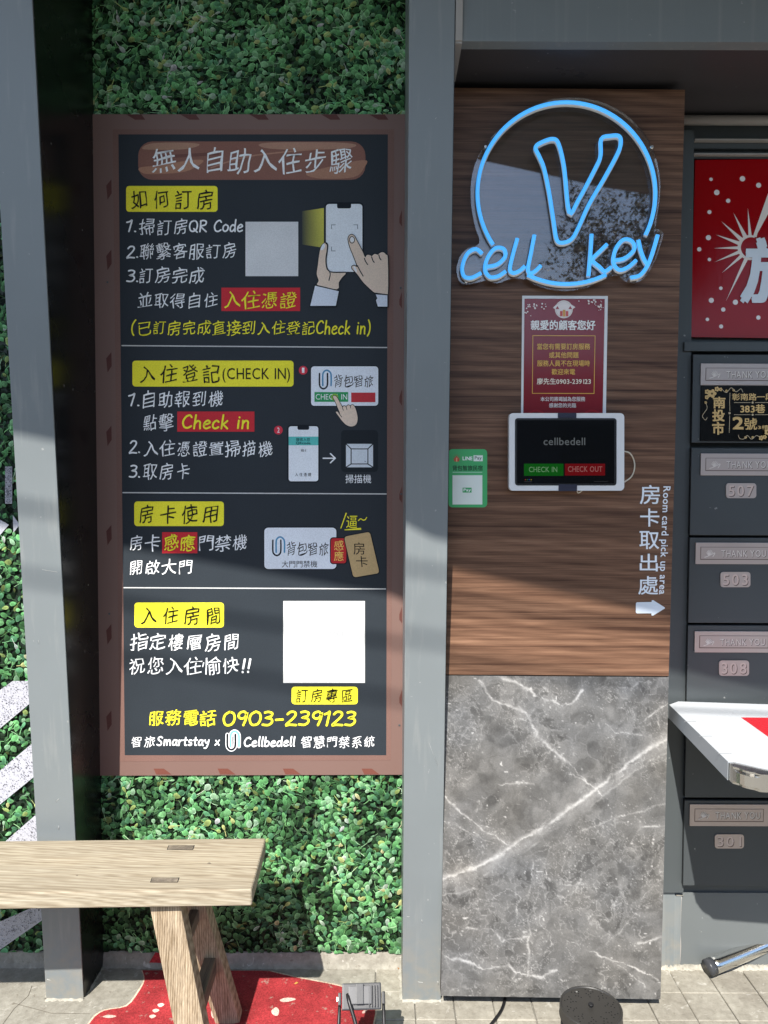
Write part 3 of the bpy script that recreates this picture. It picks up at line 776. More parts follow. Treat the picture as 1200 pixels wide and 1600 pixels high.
# printed stone face: dense sheet with its own colours
NX, NZ = 250, 360
uu, vv = np.meshgrid(np.linspace(0, 1, NX), np.linspace(0, 1, NZ))
Pm = np.zeros((NZ, NX, 3))
A_, B_, C_, D_ = [np.array(p) for p in mq]
Pm = (1 - vv)[..., None] * ((1 - uu)[..., None] * A_ + uu[..., None] * B_) + vv[..., None] * ((1 - uu)[..., None] * D_ + uu[..., None] * C_)
mxp = 692 + uu * 346; myp = 1056 + vv * 503      # drawing coordinates of the stone pattern
wx = mxp + (fbm(mxp / 40, myp / 40, 3, 5, .6) - .5) * 34; wy = myp + (fbm(mxp / 40 + 50, myp / 40, 4, 5, .6) - .5) * 34
g = 0.150 + 0.07 * (fbm(wx / 90, wy / 90, 21, 5, .6) - .5) + 0.09 * (fbm(wx / 14, wy / 14, 22, 4, .65) - .5)
d1, d2, iv = cells(wx / 26, wy / 22, 31); g += 0.085 * (iv - .5) * np.clip((d2 - d1) * 5, 0, 1)
e1 = np.exp(-((d2 - d1) / 0.05) ** 2)
d1b, d2b, ivb = cells(wx / 9.5 + 3, wy / 9.5, 32); msk = np.clip((fbm(mxp / 70, myp / 70, 33, 3) - .47) * 9, 0, 1)
g += 0.075 * (ivb - .45) * msk * np.clip((d2b - d1b) * 5, 0, 1)
net = np.exp(-((d2b - d1b) / 0.05) ** 2) * msk * 1.3
rid = np.abs(fbm(wx / 55, wy / 55, 41, 4, .55) - .5); rv = np.exp(-(rid / 0.006) ** 2) * np.clip((fbm(mxp / 45, myp / 45, 42, 3) - .42) * 6, 0, 1)
rid2 = np.abs(fbm(wx / 28 + 9, wy / 28, 43, 4, .55) - .5); rv2 = np.exp(-(rid2 / 0.008) ** 2) * np.clip((fbm(mxp / 60 + 8, myp / 60, 44, 3) - .5) * 6, 0, 1)
val = g + 0.10 * net + 0.07 * e1 * np.clip((fbm(mxp / 50, myp / 50, 34, 3) - .45) * 6, 0, 1) + 0.20 * rv + 0.16 * rv2
def seg_dist(pts, X, Y):
    dmin = np.full(X.shape, 1e9); side = np.zeros(X.shape)
    for (ax, ay), (bx, by) in zip(pts, pts[1:]):
        vx, vy = bx - ax, by - ay; t = np.clip(((X - ax) * vx + (Y - ay) * vy) / (vx * vx + vy * vy), 0, 1)
        ex, ey = X - (ax + t * vx), Y - (ay + t * vy); d = np.hypot(ex, ey); m_ = d < dmin
        side = np.where(m_, np.sign(vx * ey - vy * ex) * d, side); dmin = np.minimum(dmin, d)
    return dmin, side
jx = mxp + (fbm(mxp / 16, myp / 16, 51, 5, .6) - .5) * 11; jy = myp + (fbm(mxp / 16 + 30, myp / 16, 52, 5, .6) - .5) * 11
for pts, w, s_ in (
    ([(686, 1374), (743, 1357), (785, 1332), (820, 1308), (855, 1285), (897, 1257), (942, 1217), (988, 1182), (1048, 1145)], 3.4, 0.42),
    ([(770, 1050), (799, 1066), (834, 1084), (872, 1101), (890, 1096), (904, 1078)], 2.3, 0.42),
    ([(745, 1062), (764, 1093), (820, 1112), (834, 1147), (855, 1168), (886, 1189), (918, 1224)], 2.2, 0.33),
    ([(690, 1243), (725, 1273), (764, 1301), (792, 1318)], 1.4, 0.4),
    ([(694, 1283), (730, 1298), (770, 1318)], 0.8, 0.2),
    ([(1003, 1121), (1044, 1093)], 1.3, 0.42),
    ([(925, 1486), (967, 1499), (1005, 1513), (1036, 1527)], 1.7, 0.5),
    ([(967, 1503), (995, 1522), (1012, 1540)], 1.0, 0.4),
    ([(729, 1450), (767, 1451), (788, 1469), (827, 1464), (830, 1520)], 1.5, 0.33),
    ([(700, 1497), (729, 1504), (760, 1516), (800, 1508), (813, 1521), (848, 1525), (876, 1514)], 2.0, 0.45),
    ([(775, 1224), (800, 1222), (832, 1223)], 1.1, 0.34), ([(885, 1205), (918, 1222), (940, 1240)], 1.4, 0.36),
    ([(690, 1400), (720, 1393), (750, 1388)], 1.4, 0.22), ([(833, 1340), (828, 1390), (822, 1420), (830, 1460)], 1.0, 0.25),
    ([(1040, 1180), (1000, 1195), (960, 1215)], 1.0, 0.2), ([(910, 1295), (960, 1275), (1040, 1250)], 1.2, 0.25),
    ([(1032, 1370), (1010, 1390), (1000, 1420), (965, 1460), (940, 1480)], 0.9, 0.25), ([(1000, 1470), (1020, 1468), (1034, 1460)], 2.6, 0.4),
   
    ([(940, 1130), (960, 1142), (1000, 1145)], 0.9, 0.33), ([(1000, 1288), (1042, 1286)], 1.5, 0.42)):
    d, sd = seg_dist(pts, jx, jy); wv = w * (0.05 + 1.35 * fbm(mxp / 20, myp / 20, 61, 3) ** 1.5 * 1.3)
    val += (s_ * .8 if w > 3 else s_ * .72) * np.exp(-(d / wv) ** 2) * np.clip(-0.35 + 2.5 * fbm(mxp / 9, myp / 9, 62, 4, .6), 0, 1.25)
    if w > 3:
        val += 0.07 * np.clip(1 - np.abs(sd - 9) / 9, 0, 1) + 0.16 * np.clip(1 - np.abs(sd + 3) / 5, 0, 1) * np.clip((fbm(mxp / 30, myp / 30, 63, 3) - .42) * 6, 0, 1)
        val += 0.13 * np.exp(-(np.abs(sd - 17) / 1.3) ** 2) * np.clip((fbm(mxp / 30, myp / 30, 64, 3) - .4) * 6, 0, 1)
    val += 0.035 * s_ / 0.4 * np.exp(-(d / (w * 6)) ** 2)
spk = fbm(mxp / 5, myp / 5, 71, 2); val += 0.45 * np.clip((spk - 0.83) * 14, 0, 1) * np.clip((fbm(mxp / 60, myp / 60, 72, 2) - .45) * 6, 0, 1)
crk = np.abs(fbm(wx / 11, wy / 11, 91, 4, .6) - .5); val += 0.20 * np.exp(-(crk / 0.010) ** 2) * np.clip((fbm(mxp / 34, myp / 34, 92, 3) - .50) * 6, 0, 1)
blk = fbm(wx / 22, wy / 30, 93, 3); val += 0.025 * np.clip((blk - .58) * 12, 0, 1) - 0.02 * np.clip((.42 - blk) * 12, 0, 1)
val = np.clip(0.145 + (val - 0.185) * 0.72, 0.07, 0.46)
warm = fbm(mxp / 80, myp / 80, 81, 3) - .5
col = np.stack([val * (1.0 + .10 * warm), val * (0.985 + .02 * warm), val * (0.965 - .10 * warm), np.ones_like(val)], -1)
idx = np.arange(NX * NZ).reshape(NZ, NX)
fs = np.stack([idx[:-1, :-1], idx[1:, :-1], idx[1:, 1:], idx[:-1, 1:]], -1).reshape(-1, 4)
me = bpy.data.meshes.new('m'); me.from_pydata(Pm.reshape(-1, 3).tolist(), [], fs.tolist()); me.update()
ca = me.color_attributes.new('Col', 'FLOAT_COLOR', 'POINT'); ca.data.foreach_set('color', col.astype(np.float32).ravel())
link('stone_face', me, MARBLEM, mb_root)
place(mb_root, ((mq[2].x + mq[3].x) / 2, -0.07, mq[3].z))
# dark joint strip between post and board, and an added black strip as shade under the board
pk = box('under_board_shade', mq[3].x + 0.01, mq[2].x - 0.02, -0.115, -0.02, 0.0005, mq[3].z - 0.0005, GAPM)
tag(pk, 'added black strip standing in for the shade under the marbled board', 'strip')

# ================================================================= POSTER
poster = thing('instruction_poster', 'tall brown framed dark poster with check-in steps in handwritten Chinese', 'poster')
YP = -0.0150
q = [PY(150, 178.5, YP), PY(637.5, 178.5, YP), PY(629.5, 1210.5, YP), PY(162, 1212, YP)]
q[0].x = q[3].x = -0.752
BROWN = (146, 96, 84)
prism('panel', [(p.x, p.z) for p in q], YP, -0.0005, paint('poster_edge', (0.185, 0.112, 0.094), 0.5, 0.06, scratch=False), poster)
WHT = (246, 248, 250); YEL = (250, 240, 60); NAVY = (46, 52, 58); INK = (24, 22, 22); RED = (205, 48, 58)
a = Art(YP - 0.0004)
a.poly([(176, 202), (616, 202), (611, 1188), (187, 1190)], (122, 94, 86)); 
a.build('inner_frame', poster)
def stroke_part(pts, c): a = Art(YP - 0.0005); a.poly(pts, c); a.build('frame_stroke', poster)
for x in (205, 290, 398, 510, 585): stroke_part([(x - 8, 178.8), (x + 16, 178.8), (x + 22, 187), (x + 6, 187)], (92, 58, 54))
for x in (250, 350, 452, 575): stroke_part([(x - 10, 1201), (x + 6, 1201), (x + 18, 1210), (x - 6, 1210)], (112, 68, 58))
for y in (290, 400, 560, 675, 830, 985, 1120): stroke_part([(166, y), (174, y - 10), (174.5, y + 12), (168, y + 22)], (92, 58, 54))
for y in (340, 468, 620, 772, 960, 1090): stroke_part([(624, y), (628, y - 12), (628, y + 14), (624, y + 8)], (100, 62, 56))
a = Art(YP - 0.0007); a.poly([(185, 210), (606, 210), (603.5, 1180), (195, 1180)], NAVY); a.build('dark_field', poster)
L0 = YP - 0.0010
def art(name, fn, mat=None, Y=L0, parent=poster, label=None):
    s = Art(Y); fn(s); return s.build(name, parent, mat, label)
for x0, y0, x1, y1 in ((190, 540, 605, 543), (191.5, 769.7, 604, 771.8), (193, 918.2, 603, 920.2)):
    art('divider_line', lambda s: s.poly([(x0, y0 - .9), (x1, y1 - .9), (x1, y1 + .9), (x0, y0 + .9)], (200, 200, 200)))
def title(s):
    s.rect(216, 221, 571, 281, (140, 98, 86), 22)
    s.poly(smooth_pts([(222, 232), (238, 224), (290, 223), (312, 226), (290, 233), (240, 234)], 5, True), (176, 138, 116))
    s.poly(smooth_pts([(218, 262), (250, 258), (300, 250), (318, 252), (290, 268), (240, 272), (222, 270)], 5, True), (178, 132, 108))
    s.poly(smooth_pts([(404, 226), (430, 222.5), (520, 222.5), (556, 226), (540, 232), (470, 234), (420, 232)], 5, True), (178, 138, 118))
    s.poly(smooth_pts([(478, 272), (500, 264), (568, 250), (569, 262), (552, 277), (500, 279)], 5, True), (172, 128, 106))
    s.stroke([(330, 262), (380, 246), (440, 238), (505, 232)], 2.4, (176, 132, 112), sm=6)
    s.stroke([(240, 246), (290, 243), (340, 240)], 5, (118, 80, 72), sm=5)
art('title_plate', title)
def label_plate(x0, y0, x1, y1, r=5):
    art('heading_plate', lambda s: s.rect(x0, y0, x1, y1, YEL, r))
label_plate(197, 290.5, 340, 331); label_plate(206.8, 563.5, 458.7, 604); label_plate(209.7, 783.5, 349.8, 822)
label_plate(210, 941.5, 350, 980.5); label_plate(455.6, 1073, 559, 1100.5)
for b_ in ((346, 449.5, 469, 486), (277, 643, 397.5, 674.5), (253.3, 831.5, 308.3, 864.5)):
    art('red_highlight', lambda s: s.rect(*b_, RED))
L1 = L0 - 0.0012
def T(body, x0, y0, x1, y1, c=WHT, off=0.0, hd=1.0, **k):
    return art('lettering', lambda s: s.text(body, x0, y0, x1, y1, c, off, hd, **k), Y=L1)
def H(body, x0, y0, x1, y1, c=WHT, w=2.6):
    return art('lettering', lambda s: s.hand(body, x0, y0, x1, y1, c, w), Y=L1)
T('無人自助入住步驟', 237, 230, 551, 273)
T('如何訂房', 205, 296, 333, 328, INK, spacing=.15)
H('1.', 197, 343, 213, 363); T('掃訂房', 217, 341, 293, 368); H('QR Code', 295, 342, 380, 364, w=2.5)
H('2.', 197, 384, 216, 404); T('聯繫客服訂房', 218, 378, 369, 406)
H('3.', 197, 421, 216, 441); T('訂房完成', 218, 416, 320, 444)
T('並取得自住', 215, 456, 340, 482.5); T('入住憑證', 350, 454, 464, 483.5, YEL)
H('(', 205, 499, 213, 525, YEL, 2.2); T('已訂房完成直接到入住登記', 216, 500, 492, 525, YEL, -0.004); H('Check in', 494, 500, 571, 523, YEL, 2.3); H(')', 573, 499, 579, 526, YEL, 2.2)
T('入住登記', 218.5, 569, 343, 599, INK, spacing=.12); T('(CHECK IN)', 347.6, 575, 453, 598, INK, hd=0)
H('1.', 200, 614, 218, 635); T('自助報到機', 223, 610, 348.7, 638.5)
T('點擊', 224, 646, 271.7, 674); H('Check in', 284.5, 647, 389, 671, YEL, 3)
H('2.', 201, 688, 219, 709); T('入住憑證置掃描機', 224, 687, 426, 714.5)
H('3.', 201, 726, 219, 746.5); T('取房卡', 223, 723, 296.6, 750)
T('房卡使用', 217.8, 788, 341.4, 819, INK, spacing=.15)
T('房卡', 203, 835, 250.8, 862); T('感應', 256.3, 834.5, 305.4, 861.5, YEL, 0.006); T('門禁機', 311, 835, 386, 862)
T('開啟大門', 203, 873, 301, 898.5)
T('入住房間', 219.5, 947, 344, 977, INK, 0.0, spacing=.2)
T('指定樓層房間', 203, 988.5, 372.8, 1018.5); T('祝您入住愉快', 202, 1026, 373.5, 1055)
H('!!', 377.4, 1028.4, 392.7, 1052, w=3.2)
T('訂房專區', 462.9, 1075.5, 551, 1098, INK, 0.0, spacing=.12)
T('服務電話', 233, 1108.5, 338, 1135.5, YEL, 0.0065); H('0903-239123', 347.9, 1110, 556.4, 1135, YEL, 3.4)
T('智旅', 205, 1150, 242.5, 1168, WHT, 0.0); H('Smartstay', 244.4, 1150, 327.6, 1170, w=2.3); H('x', 335, 1155.5, 343.7, 1165.2, w=2.2)
H('Cellbedell', 381, 1150, 461.7, 1167.5, w=2.4); T('智慧門禁系統', 470, 1149.5, 585.5, 1169.5, WHT, 0.0)
# the two square code panels (codes left out)
art('square_panel', lambda s: s.rect(383.5, 346.5, 466, 431.5, (222, 224, 226)))
art('square_panel', lambda s: s.rect(442.6, 939, 570.2, 1067, (214, 215, 214)))
def clip_logo(s, cx, cy, h, w, dark=(30, 34, 44), blue=(86, 150, 190), outline=None):
    k = h / 30.0
    U = [(cx - 8 * k, cy - 9 * k), (cx - 8 * k, cy + 7 * k), (cx - 6 * k, cy + 12 * k), (cx - 2 * k, cy + 14 * k), (cx + 2 * k, cy + 12 * k), (cx + 4 * k, cy + 7 * k), (cx + 4 * k, cy - 9 * k)]
    A = [(cx - 3 * k, cy + 9 * k), (cx - 3 * k, cy - 7 * k), (cx - 1 * k, cy - 12 * k), (cx + 3 * k, cy - 14 * k), (cx + 7 * k, cy - 12 * k), (cx + 9.5 * k, cy - 7 * k), (cx + 9.5 * k, cy + 9 * k)]
    if outline:
        s.stroke(U, w * 1.9, outline, sm=4); s.stroke(A, w * 1.9, outline, sm=4)
    s.stroke(U, w, dark, sm=4); s.stroke(A, w, blue, sm=4)
DK = (22, 28, 36); SKIN = (232, 210, 190); PW = (238, 244, 250)
Z5 = lambda pts: [(460 + x / 7.5, 300 + y / 7.5) for x, y in pts]
def phone1(s):
    # light beam beside the phone
    s.add([(472, 330), (506, 325), (506, 387), (472, 382)], [(0, 1, 2, 3)], [(70, 74, 66), (214, 208, 92), (200, 196, 90), (66, 70, 64)])
    s.rect(507, 316, 568.7, 426, DK, 7); s.rect(509.3, 318.7, 566.2, 424.7, PW, 5)
    s.poly(rrect(526.6, 316, 548.6, 325.6, 3), DK)
    for x, y, a_, b_ in ((518, 351.3, 1, 1), (558.7, 351.3, -1, 1), (518, 392, 1, -1)):
        s.stroke([(x + 6 * a_, y), (x, y), (x, y + 6 * b_)], 1.0, (120, 130, 140))
art('drawn_phone', phone1)
def hand1(s):
    lh = smooth_pts(Z5([(350, 600), (375, 598), (388, 625), (382, 700), (370, 780), (374, 860), (395, 915), (450, 945), (600, 945), (560, 1000), (520, 1060), (500, 1140), (275, 1095), (285, 1040), (262, 960), (275, 860), (290, 740), (310, 650)]), 3, True)
    s.stroke(lh, 2.2, DK, True); s.poly(lh, SKIN)
    s.stroke(Z5([(368, 600), (388, 625), (382, 700), (370, 780), (374, 860), (395, 915), (450, 940), (600, 940)]), 1.8, DK, sm=4)
    s.poly(smooth_pts(Z5([(348, 604), (358, 640), (335, 678), (306, 676), (325, 622)]), 3, True), (238, 240, 244))
    s.stroke(Z5([(410, 925), (420, 965), (405, 1035)]), 1.6, DK, sm=4)
    cuff = Z5([(238, 1090), (525, 1158), (490, 1342), (180, 1340)])
    s.poly(cuff, (222, 230, 242)); s.stroke(cuff, 1.6, DK, True)
art('drawn_hand', hand1, Y=L0 - 0.0018)
def hand2(s):
    rh = smooth_pts(Z5([(632, 560), (640, 520), (668, 500), (700, 515), (725, 560), (795, 690), (828, 765), (850, 738), (885, 740), (905, 752), (940, 726), (980, 735), (1000, 716), (1040, 706), (1075, 735), (1095, 785), (1095, 1195), (1040, 1203), (950, 1185), (870, 1120), (800, 1050), (735, 960), (680, 900), (675, 875), (700, 862), (738, 872), (690, 740), (650, 640)]), 3, True)
    s.stroke(rh, 2.4, DK, True); s.poly(rh, SKIN)
    s.stroke(circ(*Z5([(675, 560)])[0], 4.0, 14, 5.2), 1.2, DK, True); s.poly(circ(*Z5([(676, 558)])[0], 3.2, 14, 4.2), (240, 240, 242))
    s.poly(smooth_pts(Z5([(690, 872), (715, 880), (730, 915), (725, 945), (700, 910)]), 3, True), (240, 240, 242))
    for p in ([(738, 862), (770, 925), (805, 985)], [(820, 778), (835, 815), (858, 850)], [(905, 760), (918, 800), (935, 825)], [(990, 740), (1000, 775), (1015, 795)]):
        s.stroke(Z5(p), 1.6, DK, sm=4)
    cuff = Z5([(950, 1190), (1095, 1205), (1095, 1348), (975, 1348), (950, 1270), (965, 1245)])
    s.poly(cuff, (222, 230, 242)); s.stroke(cuff, 1.5, DK, True)
art('drawn_hand', hand2, Y=L0 - 0.0030)
Z6 = lambda pts: [(430 + x / 6.316, 560 + y / 6.316) for x, y in pts]
def device(s):
    s.rect(484.6, 571, 592.4, 635.3, DK, 6); s.rect(486, 572.4, 591, 634, (236, 242, 250), 5)
    clip_logo(s, 507.5, 593, 31, 2.5)
    s.text('背包智旅', 522, 585, 583.6, 605.5, INK, -0.004, 1.3)
    s.rect(491.4, 612.6, 544, 627.8, (48, 158, 96)); s.text('CHECK IN', 493.3, 615.7, 542.4, 624.4, WHT)
    s.rect(548.7, 613.5, 586.4, 628.4, (198, 58, 66))
    s.poly(circ(523, 620.5, 5.5), (140, 190, 70))
    h = smooth_pts(Z6([(570, 380), (588, 368), (610, 385), (635, 430), (662, 478), (680, 468), (700, 476), (720, 460), (742, 468), (765, 458), (790, 490), (810, 560), (812, 610), (795, 655), (750, 672), (700, 655), (655, 610), (630, 575), (598, 530), (620, 528), (640, 545), (615, 480), (595, 430)]), 3, True)
    s.stroke(h, 1.8, DK, True); s.poly(h, SKIN)
    for p in ([(662, 478), (672, 512)], [(700, 476), (708, 505)], [(742, 466), (745, 490)], [(625, 535), (655, 578)]): s.stroke(Z6(p), 1.0, DK)
art('drawn_kiosk', device)
def badge(ch, cx, cy):
    def f(s):
        s.poly(circ(cx, cy, 6.8), (214, 58, 76)); s.text(ch, cx - 1.9, cy - 4, cx + 1.9, cy + 4, WHT, 0.0)
    art('number_badge', f)
badge('1', 473.7, 578.5); badge('2', 435, 672)
def phone2(s):
    s.rect(448.7, 663.7, 499.2, 754, DK, 6); s.rect(451, 666, 497.3, 752, PW, 4); s.poly(rrect(464.8, 664.5, 483, 671.6, 2.5), DK)
    s.rect(451, 682.2, 497.3, 695.7, (96, 196, 190)); s.text('接收入住', 462.5, 684, 484.6, 689.4, (20, 60, 60), 0.01); s.text('QRcode', 462.5, 690.2, 485, 694.8, (20, 60, 60), 0.01)
    s.text('101', 470.4, 702, 478, 705.6, INK); s.text('入住憑證', 461, 738.6, 486.2, 744.2, INK, spacing=.3)
art('drawn_phone', phone2)
art('drawn_arrow', lambda s: (s.stroke([(505, 716), (523, 716)], 2, WHT), s.stroke([(516.3, 708.8), (523.8, 716), (516.3, 723.1)], 2, WHT)))
def scanner(s):
    s.rect(533, 672, 590.7, 737.5, (30, 36, 42), 6); lt = (216, 224, 232)
    q = Z6([(697, 842), (967, 842), (967, 1076), (697, 1076)]); i = Z6([(746, 890), (918, 890), (918, 1045), (746, 1045)])
    ii = Z6([(754, 898), (910, 898), (910, 1037), (754, 1037)])
    for k in range(4):
        a_, b_ = q[k], q[(k + 1) % 4]; c_, d_ = i[(k + 1) % 4], i[k]
        m_ = ((a_[0] + b_[0] + c_[0] + d_[0]) / 4, (a_[1] + b_[1] + c_[1] + d_[1]) / 4)
        s.poly([(m_[0] + (x - m_[0]) * .93, m_[1] + (y - m_[1]) * .93) for x, y in (a_, b_, c_, d_)], lt)
    s.poly(ii, lt); s.poly(circ(570.5, 721, .9, 8), (90, 100, 120))
    s.text('掃描機', 539.7, 741.5, 580, 755, WHT)
art('drawn_scanner', scanner)
def access(s):
    s.rect(411.6, 823, 527, 890.5, DK, 7); s.rect(413, 824.5, 525.5, 889, (236, 242, 250), 6)
    clip_logo(s, 434.6, 853.5, 31, 2.5); s.text('背包智旅', 448, 846, 513.7, 868.5, INK, -0.004, 1.3); s.text('大門門禁機', 440.3, 876, 495.7, 886.6, INK, -0.006)
    s.rect(515.5, 839.5, 542.5, 881.5, DK, 5); s.rect(517, 841, 541, 880, (196, 48, 52), 4)
    s.text('感', 522, 844.5, 536.8, 859.9, (248, 214, 110)); s.text('應', 522, 861.2, 536.8, 876.4, (248, 214, 110))
    c_ = [(537.5, 838.6), (577.8, 830.9), (592.9, 895.4), (552.2, 902.4)]
    def rc(c, r=5):
        out = []
        for k in range(4):
            p, q_, n_ = Vector(c[k - 1]), Vector(c[k]), Vector(c[(k + 1) % 4])
            a_ = q_ + (p - q_).normalized() * r; b_ = q_ + (n_ - q_).normalized() * r
            for t in (0, .25, .5, .75, 1): out.append(tuple(a_ * (1 - t) ** 2 + q_ * 2 * t * (1 - t) + b_ * t * t))
        return out
    s.poly([(x, y) for x, y in rc([(536, 837.4), (579, 829.3), (594.6, 896.6), (551.2, 904.2)], 6)], DK); s.poly(rc(c_), (196, 168, 122))
    s.text('房', 552.5, 847.5, 570.8, 866.6, INK, shear=-.08); s.text('卡', 557, 868.8, 575.2, 886, INK, shear=-.08)
    s.poly([(540.3, 801), (542, 801.6), (533, 826), (531.8, 825.4)], YEL); s.poly([(538.5, 827.2), (564, 824.6), (564.4, 827.8), (538.6, 828.6)], YEL)
    s.text('逼', 540.8, 806, 557.8, 825, YEL, shear=.05)
    s.stroke([(560, 813.5), (563.5, 810.5), (567, 812.5), (570.5, 812), (573, 808.5)], 1.4, YEL, sm=5)
art('drawn_access_card', access)
art('drawn_logo', lambda s: clip_logo(s, 363.5, 1157, 31, 3.0, (20, 24, 30), (120, 200, 230), (236, 238, 240)))
# little screws of the poster
for x, y in ((168, 441), (626, 450), (171, 959), (624, 1133), (627, 772)):
    p = PY(x, y, YP); lathe('screw', [(0.0028, 0), (0.0026, 0.0006), (0.001, 0.0012)], 0, 0, 0, DGREY, poster, 12)
    o = poster.children[-1] if False else bpy.context.scene.objects[-1]
    o.matrix_local = Matrix.Translation((p.x, YP - 0.0006, p.z)) @ Matrix.Rotation(R(90), 4, 'X')
for ch in poster.children: pass
place(poster, (-0.34, -0.005, poster_bot))
for o in poster.children:
    if o.name.startswith('screw'): o.matrix_parent_inverse = Matrix.Translation(poster.location).inverted()

# ================================================================= NEON SIGN
neon = thing('neon_sign', 'blue neon sign reading cell V key in a broken circle on clear acrylic', 'neon sign')
ZN = lambda pts: [(690 + x / 3.0, 130 + y / 3.0) for x, y in pts]
YA = YB - 0.020
outl = ZN([(215, 275), (160, 370), (138, 470), (140, 580), (160, 680), (178, 735), (165, 760), (120, 775), (85, 815), (70, 870), (80, 920), (110, 942), (160, 935), (215, 925), (260, 938), (330, 915), (395, 920), (440, 945), (520, 968), (600, 972), (680, 958), (740, 930), (790, 905), (835, 905), (870, 932), (920, 932), (960, 900), (1005, 820), (1038, 715), (1030, 690), (1005, 670), (1020, 560), (1025, 460), (1005, 350), (960, 250), (880, 160), (780, 100), (680, 72), (600, 68), (500, 78), (400, 120), (300, 190)])
outl = smooth_pts(outl, 4, True)
prism('acrylic_plate', [(PY(x, y, YA).x, PY(x, y, YA).z) for x, y in outl], YA, YA + 0.005, ACRYL, neon)
YN = YA - 0.0085
def neon_tube(name, pts, sm=6, closed=False, lab=None):
    p3 = [PY(x, y, YN) for x, y in (smooth_pts(pts, sm, closed) if sm else pts)]
    o = tube(name, p3, 0.0047, NEON, neon, 10, 0, closed)
    if lab: o['label'] = lab
    # the white silicone carrier behind the glowing face
    tube('tube_carrier', [v + Vector((0, 0.0040, -0.0034)) for v in p3], 0.0050, NEONW, o, 8, 0, closed)
    return o
cx, cy, rx, ry = 885, 302, 139, 142
def arc(a0, a1, n): return [(cx + rx * math.cos(R(a0 + (a1 - a0) * k / n)), cy + ry * math.sin(R(a0 + (a1 - a0) * k / n))) for k in range(n + 1)]
neon_tube('neon_arc', arc(145.6, 387.4, 60), 0)
neon_tube('neon_arc', arc(116, 63.7, 16), 0)
neon_tube('neon_letter', ZN([(440, 300), (475, 275), (525, 262), (550, 290), (575, 400), (598, 606), (640, 550), (720, 400), (745, 340), (748, 262), (790, 248), (830, 248), (840, 278), (825, 330), (760, 450), (690, 570), (640, 680), (610, 730), (570, 748), (540, 735), (525, 650), (505, 520), (480, 400), (458, 345)]), 4, True, 'large outlined V')
for lab, strokes in (('letter c', [[(190, 800), (160, 778), (120, 800), (97, 860), (105, 905), (140, 912), (185, 890)]]),
    ('letter e of cell', [[(205, 862), (260, 850), (298, 812), (290, 777), (250, 775), (215, 820), (203, 872), (225, 908), (265, 905), (300, 882)]]),
    ('first letter l', [[(355, 728), (335, 800), (320, 870), (335, 890), (365, 880), (390, 858)]]), ('second letter l', [[(435, 712), (420, 790), (405, 870), (415, 890), (440, 880), (465, 855)]]),
    ('letter k', [[(703, 708), (697, 800), (688, 905)], [(775, 755), (740, 790), (707, 828), (740, 862), (765, 882), (795, 862)]]),
    ('letter e of key', [[(807, 832), (860, 820), (903, 778), (890, 740), (850, 735), (815, 780), (805, 840), (830, 875), (870, 865), (912, 830)]]),
    ('letter y', [[(922, 735), (935, 790), (955, 838), (972, 850)], [(1013, 712), (990, 790), (965, 855), (930, 900), (885, 912)]])):
    for st in strokes: neon_tube('neon_letter', ZN(st), 5, False, lab)
for x, y in ((113, 930), (915, 920), (205, 300), (985, 300)):
    x, y = ZN([(x, y)])[0]; p = PY(x, y, YA)
    o = lathe('standoff_screw', [(0.0045, -0.02), (0.0045, 0.002), (0.003, 0.0035)], 0, 0, 0, STEEL, neon, 16)
    o.matrix_local = Matrix.Translation((p.x, YA, p.z)) @ Matrix.Rotation(R(90), 4, 'X')
place(neon, (PY(885, 302, YA).x, YB, PY(885, 450, YA).z))

# ================================================================= RED NOTICE, TABLET, GREEN STICKER
notice = thing('paper_notice', 'dark red paper notice in a white sleeve, above the white tablet', 'notice')
yN = YB - 0.0015
prism('paper_sleeve', [(p.x, p.z) for p in (PY(816, 462, yN), PY(949.8, 462.5, yN), PY(946.5, 662, yN), PY(814, 662, yN))], yN, YB - 0.0002, WHITEP, notice)
DR = (126, 22, 34); GOLD = (226, 178, 82)
def n1(s):
    s.poly([(819.5, 466.5), (945, 467), (941.5, 660), (817.5, 660)], DR)
    for cx_, cy_, rr in ((838, 652, 15), (890, 655, 13), (925, 652, 15)):
        for k, cc in ((1, (150, 26, 38)), (.75, (118, 18, 28)), (.5, (150, 26, 38))): s.poly(circ(cx_, cy_, rr * k, 20, rr * k * .8), cc)
art('red_field', n1, GLOSSP, yN - .0003, notice)
def blossoms(s):
    rb = random.Random(2)
    for cx_, cy_, n_ in ((829, 478, 14), (843, 476, 4), (925, 470, 10), (936, 480, 14), (905, 470, 4), (823, 488, 5), (942, 472, 5), (850, 479, 3)):
        for k in range(n_):
            x, y = cx_ + rb.gauss(0, 4), cy_ + rb.gauss(0, 2.6)
            if 820 < x < 943 and y > 468: s.poly(circ(x, y, rb.uniform(.6, 1.6), 7), (228, 214, 208))
art('blossom_print', blossoms, GLOSSP, yN - .0006, notice)['kind'] = 'stuff'
def nlogo(s):
    s.poly(circ(881, 483.3, 14), (224, 212, 206)); s.poly(circ(881, 483.3, 12.6), (196, 182, 176)); s.poly(circ(881, 483.3, 12), (222, 212, 208))
    s.poly([(864, 481), (869, 476), (893, 476), (899, 480), (893, 484), (869, 484)], (226, 216, 212))
    s.poly([(868, 483), (871, 478), (874, 483)], (150, 40, 50)); s.poly([(888, 483), (891, 478), (894, 483)], (150, 40, 50))
    s.rect(875, 486, 879, 494, (196, 70, 62)); s.rect(884, 486, 888, 494, (196, 70, 62)); s.rect(879.5, 484, 883.5, 494.5, (206, 150, 60))
art('emblem', nlogo, GLOSSP, yN - .0006, notice)
yt = yN - .0016
def NT(body, x0, y0, x1, y1, c, off=0.01): art('lettering', lambda s: s.text(body, x0, y0, x1, y1, c, off), GLOSSP, yt, notice)
